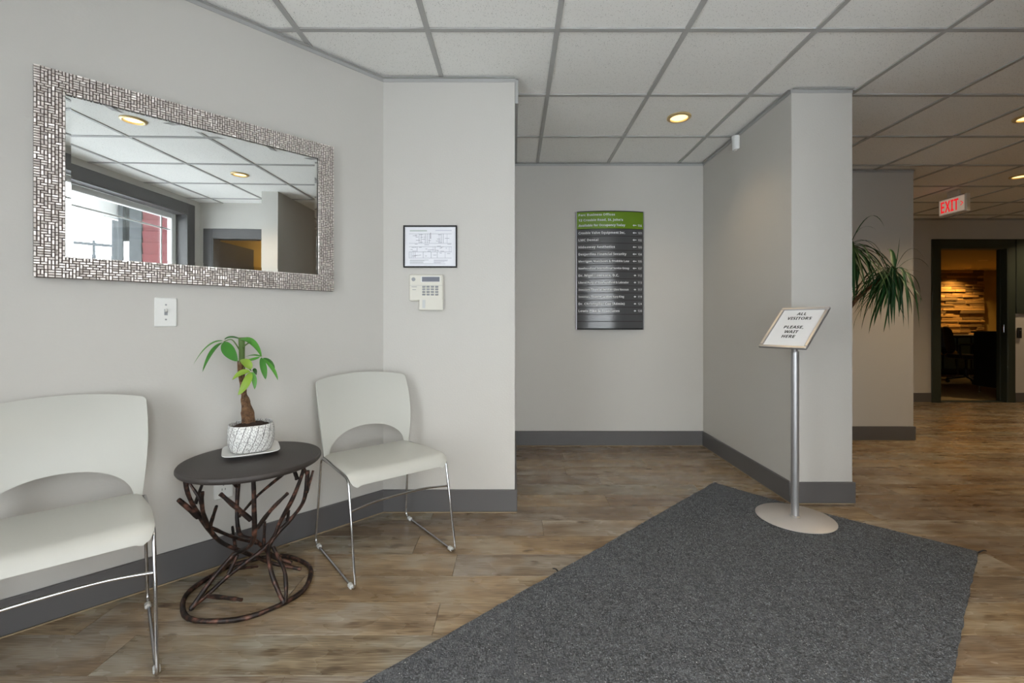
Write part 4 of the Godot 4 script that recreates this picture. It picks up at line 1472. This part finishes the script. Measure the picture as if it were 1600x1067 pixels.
	# motion sensor on the alcove's right wall
	var m := thing("motion_sensor", "small white motion sensor high on the right alcove wall near the ceiling", "motion sensor", V(1.637, 2.375, 3.28), -PI / 2)
	st = start()
	shell(st, 12, 12, func(a: float, b: float) -> Vector3:
		var x := (a * 2.0 - 1.0) * 0.029
		var y := (b * 2.0 - 1.0) * 0.05
		return Vector3(x, y, 0.006 + 0.036 * sqrt(maxf(0.02, 1.0 - pow(absf(a * 2.0 - 1.0), 3.0))) * (0.8 + 0.2 * b)), 0.004)
	obj("lens_cover", st, M.vinyl, m)
	st = start()
	box(st, Vector3(0, 0, 0.008), Vector3(0.056, 0.098, 0.016), 0.004)
	obj("housing", st, M.white, m)
	# bracket at the top corner of the keypad wall
	var b := thing("wall_bracket", "small grey bracket at the top of the alcove corner under the ceiling", "bracket", V(0.005, 2.37, 2.56), PI / 2)
	st = start()
	box(st, Vector3(0, 0, 0.01), Vector3(0.05, 0.135, 0.02), 0.003)
	obj("plate", st, M.tee, b)
	screw(b, Vector3(0, 0.04, 0.02))
	screw(b, Vector3(0, -0.04, 0.02))
	# card reader right of the office doorway
	var c := thing("card_reader", "small black card reader on the wall right of the office doorway", "card reader", V(6.715, 0.925, 5.98))
	st = start()
	box(st, Vector3(0, 0, 0.012), Vector3(0.05, 0.14, 0.024), 0.006)
	obj("housing", st, M.black, c)
	st = start()
	box(st, Vector3(0, 0.035, 0.0245), Vector3(0.02, 0.006, 0.002), 0.0005)
	obj("indicator", st, M.grey, c)

func build_directory():
	var w := 0.588
	var top := 1.015
	var o := thing("directory_sign", "curved dark grey office directory with a green header on the alcove back wall", "directory sign", V(0.8275, 1.004, 3.886))
	var bulge := func(x: float) -> float: return 0.016 + 0.04 * (1.0 - pow(x / (w * 0.5), 2.0))
	var panel := func(y0: float, y1: float, inset: float) -> SurfaceTool:
		var st := start()
		var n := 16
		var hw := w * 0.5 - 0.006
		for i in n:
			var xa := -hw + 2.0 * hw * i / n
			var xb := -hw + 2.0 * hw * (i + 1) / n
			var za: float = bulge.call(xa) - inset
			var zb: float = bulge.call(xb) - inset
			st.set_smooth_group(1)
			quad(st, Vector3(xa, y0, za), Vector3(xb, y0, zb), Vector3(xb, y1, zb), Vector3(xa, y1, za), Vector3(0, 0, 1))
			st.set_smooth_group(-1)
			quad(st, Vector3(xa, y0, za - 0.004), Vector3(xb, y0, zb - 0.004), Vector3(xb, y1, zb - 0.004), Vector3(xa, y1, za - 0.004), Vector3(0, 0, -1))
			quad(st, Vector3(xa, y1, za), Vector3(xb, y1, zb), Vector3(xb, y1, zb - 0.004), Vector3(xa, y1, za - 0.004), Vector3.UP)
			quad(st, Vector3(xa, y0, za), Vector3(xb, y0, zb), Vector3(xb, y0, zb - 0.004), Vector3(xa, y0, za - 0.004), Vector3.DOWN)
		return st
	var st: SurfaceTool = panel.call(0.004, top - 0.004, 0.006)
	obj("backing", st, M.void, o)
	for s in [-1, 1]:
		st = start()
		box(st, Vector3(s * (w * 0.5 - 0.004), top * 0.5, 0.012), Vector3(0.009, top, 0.024), 0.003)
		obj("side_rail", st, M.silver, o)
	for y in [0.0, top - 0.006]:
		st = panel.call(y, y + 0.006, 0.001)
		obj("end_cap", st, M.black, o)
	var warp := func(x: float) -> float: return bulge.call(x)
	var arrow := func(x: float, y: float, left: bool, scale: float) -> SurfaceTool:
		var a := start()
		var d := -1.0 if left else 1.0
		var z: float = bulge.call(x) + 0.0008
		var L := 0.017 * scale
		var h := 0.009 * scale
		var z1: float = bulge.call(x + d * L) + 0.0008
		tri(a, Vector3(x + d * L, y, z1), Vector3(x + d * L * 0.1, y + h, z), Vector3(x + d * L * 0.1, y - h, z), Vector3(0, 0, 1))
		quad(a, Vector3(x - d * L, y + h * 0.3, z), Vector3(x + d * L * 0.1, y + h * 0.3, z), Vector3(x + d * L * 0.1, y - h * 0.3, z), Vector3(x - d * L, y - h * 0.3, z), Vector3(0, 0, 1))
		return a
	# header
	st = panel.call(top - 0.152, top - 0.008, 0.0)
	var hd := obj("header_panel", st, M.green, o)
	var x0 := -w * 0.5 + 0.022
	var lines := [["Parc Business Offices", 0.305, 0.032], ["12 Crosbie Road, St. John's", 0.375, 0.077], ["Available for Occupancy Today", 0.395, 0.122]]
	for l in lines:
		mesh_node("lettering", letters(l[0], 0.019, l[1], true, Vector3(x0, top - l[2], 0.0004), 0, warp), M.text, hd)
	obj("arrow", arrow.call(0.205, top - 0.122, true, 1.0), M.text, hd)
	mesh_node("lettering", letters("116", 0.019, 0.036, true, Vector3(0.235, top - 0.122, 0.0004), 0, warp), M.text, hd)
	var rows := [["Crosbie Valve Equipment Inc.", 0.395, "101", true], ["LMC Dental", 0.165, "102", true], ["Hideaway Aesthetics", 0.305, "103", true], ["Desjardins Financial Security", 0.405, "104", true], ["Merrigan, Matthews & Drabble Law", 0.43, "105", true], ["Newfoundland International Service Group", 0.43, "107", true], ["Dr. Nigel Lawrence, D.C.", 0.34, "112", false], ["Liberal Party of Newfoundland & Labrador", 0.425, "113", false], ["Investors Financial Services Glen Noonan", 0.425, "117", false], ["Investors Financial Services Gary King", 0.385, "119", false], ["Dr. Christopher Cox (Admin)", 0.39, "124", false], ["Lewis Pike & Associates", 0.345, "120", false], ["", 0.0, "", false], ["", 0.0, "", false]]
	var pitch := 0.0607
	for i in rows.size():
		var r: Array = rows[i]
		var y1 := top - 0.158 - i * pitch
		st = panel.call(maxf(y1 - pitch + 0.005, 0.007), y1, 0.0)
		var sl := obj("slat", st, M.slat, o)
		if r[0] == "": continue
		var yc := y1 - pitch * 0.5 + 0.002
		mesh_node("lettering", letters(r[0], 0.020 if r[0].length() < 32 else 0.017, r[1], true, Vector3(x0, yc, 0.0004), 0, warp), M.text, sl)
		obj("arrow", arrow.call(0.205, yc, r[3], 1.0), M.text, sl)
		mesh_node("lettering", letters(r[2], 0.018, 0.036, false, Vector3(0.237, yc, 0.0004), 0, warp), M.text, sl)

func build_stand():
	var o := thing("sign_stand", "silver pedestal sign stand asking visitors to wait, standing on the charcoal mat", "sign stand", V(1.52, 0.0105, 2.43))
	var st := start()
	lathe(st, [Vector2(0, 0), Vector2(0.186, 0), Vector2(0.19, 0.002), Vector2(0.19, 0.005), Vector2(0.187, 0.007), Vector2(0, 0.0085)], 72)
	obj("base_plate", st, M.plate, o)
	st = start()
	lathe(st, [Vector2(0, 0.006), Vector2(0.026, 0.006), Vector2(0.026, 0.012), Vector2(0.0195, 0.016), Vector2(0.0195, 0.9), Vector2(0, 0.9)], 28)
	obj("pole", st, M.silver, o)
	# tilted head: local x along the text, y up the sheet, z out of the sheet
	var psi := deg_to_rad(61)
	var phi := deg_to_rad(43)
	var rx := Vector3(cos(psi), 0, sin(psi))
	var back := Vector3(sin(psi), 0, -cos(psi))
	var ry := (Vector3.UP * sin(phi) + back * cos(phi)).normalized()
	var t := Transform3D(Basis(rx, ry, rx.cross(ry)), V(1.345 - 1.52, 0.934 - 0.0105, 2.47 - 2.43) + rx * 0.125 + ry * 0.155)
	st = start()
	var W := 0.25
	var H := 0.315
	for e in [[0, H / 2 - 0.009, W, 0.018], [0, -H / 2 + 0.009, W, 0.018]]:
		box(st, Vector3(e[0], e[1], 0), Vector3(e[2], e[3], 0.014), 0.003, t)
	for x in [-W / 2 + 0.009, W / 2 - 0.009]:
		box(st, Vector3(x, 0, 0), Vector3(0.018, H - 0.036, 0.014), 0.003, t)
	box(st, Vector3(0, 0, -0.005), Vector3(W - 0.03, H - 0.03, 0.004), 0.0, t)
	var fr := obj("sign_frame", st, M.silver, o)
	st = start()
	box(st, Vector3(0, 0, 0.0), Vector3(W - 0.034, H - 0.034, 0.002), 0.0, t)
	var sheet := obj("sheet", st, M.paper, fr)
	var y := 0.108
	for l in [["ALL", 0.0], ["VISITORS", 0.036], ["PLEASE,", 0.105], ["WAIT", 0.141], ["HERE", 0.177]]:
		var m := mesh_node("lettering", letters(l[0], 0.021, 0.0, true, Vector3(0, y - l[1], 0.0011), 1), M.ink, sheet)
		m.transform = t
	# bracket from the pole to the back of the head
	st = start()
	tube(st, PackedVector3Array([Vector3(0, 0.88, 0), t * Vector3(0, -0.02, -0.008)]), func(_t): return 0.016, 12)
	box(st, Vector3(0, -0.01, -0.011), Vector3(0.09, 0.12, 0.008), 0.002, t)
	obj("bracket", st, M.silver, o)

func build_dracaena():
	var o := thing("dracaena", "tall spiky green dracaena leaning out from behind the wall end", "plant", V(2.42, 0, 3.47))
	var st := start()
	lathe(st, [Vector2(0, 0), Vector2(0.11, 0), Vector2(0.12, 0.01), Vector2(0.145, 0.27), Vector2(0.152, 0.285), Vector2(0.15, 0.3), Vector2(0.138, 0.3), Vector2(0.135, 0.26)], 36)
	obj("pot", st, M.black, o)
	st = start()
	lathe(st, [Vector2(0.137, 0.26), Vector2(0.09, 0.268), Vector2(0, 0.27)], 24)
	obj("soil", st, M.soil, o)
	var off := Vector3(0.03, 0, -0.02)
	var c1 := Vector3(0.379, 1.44, 0.15) + off
	var c2 := Vector3(0.076, 1.641, 0.11) + off
	for p in [[Vector3(0.02, 0.25, 0.0), Vector3(0.03, 0.7, 0.02), Vector3(0.05, 1.0, 0.05), Vector3(0.14, 1.22, 0.09), Vector3(0.29, 1.375, 0.13), c1], [Vector3(-0.03, 0.25, -0.01), Vector3(-0.02, 0.8, 0.02), Vector3(0.05, 1.3, 0.07), c2]]:
		st = start()
		tube(st, smooth_path(p, 8), func(t): return 0.016 - 0.004 * t, 10, false, 0.1)
		obj("cane", st, M.bark, o)
	var one := [
		[0.0064, Vector3(0.358, 1.553, 0.201), Vector3(0.347, 1.687, 0.234)],
		[0.0096, Vector3(0.426, 1.599, 0.226), Vector3(0.488, 1.515, 0.277)],
		[0.0085, Vector3(0.504, 1.539, 0.170), Vector3(0.611, 1.464, 0.183)],
		[0.0053, Vector3(0.435, 1.449, 0.216), Vector3(0.503, 1.414, 0.260)],
		[0.0117, Vector3(0.366, 1.458, 0.233), Vector3(0.362, 1.318, 0.289)],
		[0.0117, Vector3(0.514, 1.392, 0.169), Vector3(0.544, 1.194, 0.181)],
		[0.0128, Vector3(0.528, 1.345, 0.070), Vector3(0.609, 1.147, 0.016)],
		[0.0096, Vector3(0.499, 1.371, 0.092), Vector3(0.658, 1.182, 0.054)],
		[0.0106, Vector3(0.436, 1.267, 0.099), Vector3(0.541, 1.079, 0.065)],
		[0.0277, Vector3(0.383, 1.352, 0.203), Vector3(0.334, 1.106, 0.239)],
		[0.0255, Vector3(0.366, 1.265, 0.143), Vector3(0.370, 1.056, 0.138)],
		[0.0149, Vector3(0.301, 1.225, 0.193), Vector3(0.286, 1.002, 0.221)],
		[0.0128, Vector3(0.275, 1.142, 0.213), Vector3(0.211, 0.994, 0.255)],
		[0.0213, Vector3(0.228, 1.251, 0.226), Vector3(0.124, 1.039, 0.276)],
		[0.0170, Vector3(0.209, 1.206, 0.205), Vector3(0.116, 0.984, 0.241)],
		[0.0170, Vector3(0.269, 1.212, 0.068), Vector3(0.240, 1.012, 0.013)],
		[0.0149, Vector3(0.202, 1.202, 0.087), Vector3(0.154, 1.017, 0.045)],
		[0.0149, Vector3(0.236, 1.268, 0.091), Vector3(0.134, 1.113, 0.052)],
		[0.0149, Vector3(0.263, 1.305, 0.092), Vector3(0.137, 1.182, 0.054)],
		[0.0106, Vector3(0.233, 1.406, 0.209), Vector3(0.092, 1.317, 0.248)],
		[0.0117, Vector3(0.260, 1.504, 0.187), Vector3(0.204, 1.442, 0.211)],
		[0.0064, Vector3(0.302, 1.575, 0.126), Vector3(0.254, 1.566, 0.109)],
		[0.0064, Vector3(0.328, 1.525, 0.105), Vector3(0.239, 1.505, 0.076)],
		[0.0138, Vector3(0.390, 1.471, 0.082), Vector3(0.414, 1.390, 0.037)],
		[0.0319, Vector3(0.422, 1.590, 0.077), Vector3(0.425, 1.626, 0.028)],
	]
	var two := [
		[0.0149, Vector3(0.139, 1.664, 0.189), Vector3(0.210, 1.515, 0.242)],
		[0.0138, Vector3(0.190, 1.616, 0.090), Vector3(0.305, 1.505, 0.076)],
		[0.0128, Vector3(0.228, 1.595, 0.077), Vector3(0.350, 1.422, 0.055)],
		[0.0138, Vector3(0.184, 1.519, 0.109), Vector3(0.283, 1.384, 0.108)],
		[0.0149, Vector3(0.107, 1.419, 0.172), Vector3(0.129, 1.283, 0.213)],
		[0.0192, Vector3(0.119, 1.378, 0.115), Vector3(0.116, 1.243, 0.118)],
		[0.0213, Vector3(0.044, 1.372, 0.189), Vector3(0.008, 1.218, 0.241)],
		[0.0149, Vector3(0.240, 1.492, 0.027), Vector3(0.361, 1.353, -0.029)],
		[0.0106, Vector3(0.277, 1.878, 0.040), Vector3(0.433, 1.811, -0.007)],
		[0.0064, Vector3(0.172, 1.779, 0.101), Vector3(0.289, 1.766, 0.095)],
		[0.0213, Vector3(0.107, 1.514, 0.148), Vector3(0.087, 1.355, 0.174)],
		[0.0234, Vector3(0.149, 1.501, 0.031), Vector3(0.189, 1.294, -0.021)],
	]
	var r := RandomNumberGenerator.new()
	r.seed = 14
	for set in [[c1, one], [c2, two]]:
		var c: Vector3 = set[0]
		var list: Array = set[1].duplicate()
		for k in 56:
			# filling leaves that hang round the crown
			var a := r.randf_range(-2.6, 1.2) if set[0] == c1 else r.randf() * TAU
			var len := r.randf_range(0.24, 0.42)
			var dirv := Vector3(sin(a) * -1.0, 0, cos(a))
			if set[0] == c1: dirv = Vector3(-absf(sin(a)) * 0.95 + 0.12, 0, cos(a) * 0.8)
			if set[0] == c1 and k < 22:
				var reach := r.randf_range(0.22, 0.4)
				var zz := r.randf_range(-0.12, 0.16)
				list.append([r.randf_range(0.012, 0.02), c - off + Vector3(-reach * 0.55, r.randf_range(-0.09, 0.0), zz * 0.6), c - off + Vector3(-reach, r.randf_range(-0.36, -0.16), zz)])
				continue
			list.append([r.randf_range(0.010, 0.02), c - off + dirv * len * 0.5 + Vector3(0, -0.02 - r.randf() * 0.16, 0), c - off + dirv * len * 0.75 + Vector3(0, -0.22 - r.randf() * 0.2, 0)])
		for l in list:
			var m: Vector3 = l[1] + off
			var e: Vector3 = l[2] + off
			var ctrl := m * 2.0 - (c + e) * 0.5
			var path := PackedVector3Array()
			for i in 12:
				var t := i / 11.0
				path.append(c.lerp(ctrl, t).lerp(ctrl.lerp(e, t), t))
			var bl := blade(path, l[0], 0.35, func(t): return (0.45 + 0.55 * smoothstep(0.0, 0.3, t)) * (1.0 - pow(t, 3.0)) + 0.02)
			var pick := r.randf()
			obj("leaf", bl, M.blades[0 if pick < 0.5 else (1 if pick < 0.82 else (2 if pick < 0.95 else 3))], o)

func build_exit_sign():
	var o := thing("exit_sign", "lit red EXIT sign hanging from the corridor ceiling", "exit sign", V(4.6, 2.288, 4.7), -PI / 2)
	var st := start()
	box(st, Vector3(0, 0, -0.004), Vector3(0.3, 0.186, 0.05), 0.008)
	obj("housing", st, M.cream, o)
	st = start()
	box(st, Vector3(0, 0, 0.0215), Vector3(0.27, 0.155, 0.002), 0.0)
	var face := obj("face_glow", st, M.sign_face, o)
	mesh_node("lettering", letters("EXIT", 0.118, 0.19, true, Vector3(-0.117, 0, 0.0226)), M.exit, face)
	st = start()
	for s in [-1.0, 1.0]:
		box(st, Vector3(0.108, s * 0.011, 0.0232), Vector3(0.034, 0.007, 0.001), 0.0, Transform3D(Basis(), Vector3.ZERO) * Transform3D(Basis(Vector3(0, 0, 1), -s * 0.75), Vector3(0.108, s * 0.011, 0)) * Transform3D(Basis(), Vector3(-0.108, -s * 0.011, 0)))
	obj("chevron", st, M.exit, face)
	st = start()
	box(st, Vector3(0, 0.121, -0.004), Vector3(0.12, 0.062, 0.035), 0.004)
	obj("mount", st, M.cream, o)

func downlight(label: String, x: float, d: float, power: float, tint := Color(1.0, 0.87, 0.68)):
	var o := thing("downlight", label, "downlight", V(x, 2.4468, d), 0.0, "recessed ceiling downlights")
	var st := start()
	lathe(st, [Vector2(0.056, 0.0), Vector2(0.078, 0.0), Vector2(0.078, -0.006), Vector2(0.074, -0.010), Vector2(0.064, -0.012), Vector2(0.057, -0.010), Vector2(0.056, 0.0)], 40)
	obj("trim_ring", st, M.gold, o)
	st = start()
	lathe(st, [Vector2(0.0565, -0.001), Vector2(0.03, -0.003), Vector2(0, -0.0035)], 32)
	obj("bulb_lens", st, M.lamp, o)
	var l := SpotLight3D.new()
	l.name = "lamp"
	l.light_color = tint
	l.light_energy = power
	l.light_size = 0.05
	l.spot_angle = 62.0
	l.spot_angle_attenuation = 0.8
	l.spot_range = 12.0
	l.spot_attenuation = 2.0
	l.shadow_enabled = true
	l.rotation.x = -PI / 2
	l.position.y = -0.016
	o.add_child(l)

func build_downlights():
	downlight("round warm downlight in the alcove ceiling in front of the directory sign", 1.11, 3.02, 0.3)
	downlight("round downlight reflected at the upper left of the mirror", -0.09, 0.57, 0.8)
	downlight("round downlight reflected near the middle of the mirror", 1.11, 0.58, 1.2)
	downlight("round warm downlight in the corridor ceiling behind the lit exit sign at the right edge", 4.78, 4.24, 1.9)
	downlight("round downlight barely in frame at the right edge, nearest in the corridor ceiling", 3.46, 3.02, 1.9)
	downlight("round downlight right of the frame lighting the wall above the office doorway", 6.95, 5.50, 1.8)
	downlight("round downlight farther right in the corridor ceiling, past the picture edge", 6.0, 3.02, 1.3)
	downlight("round downlight above the far office stone wall, seen through the doorway", 11.55, 11.45, 6.0, Color(1.0, 0.78, 0.42))
	downlight("round downlight in the middle of the far office ceiling, seen through the doorway", 10.44, 10.0, 4.5, Color(1.0, 0.82, 0.5))
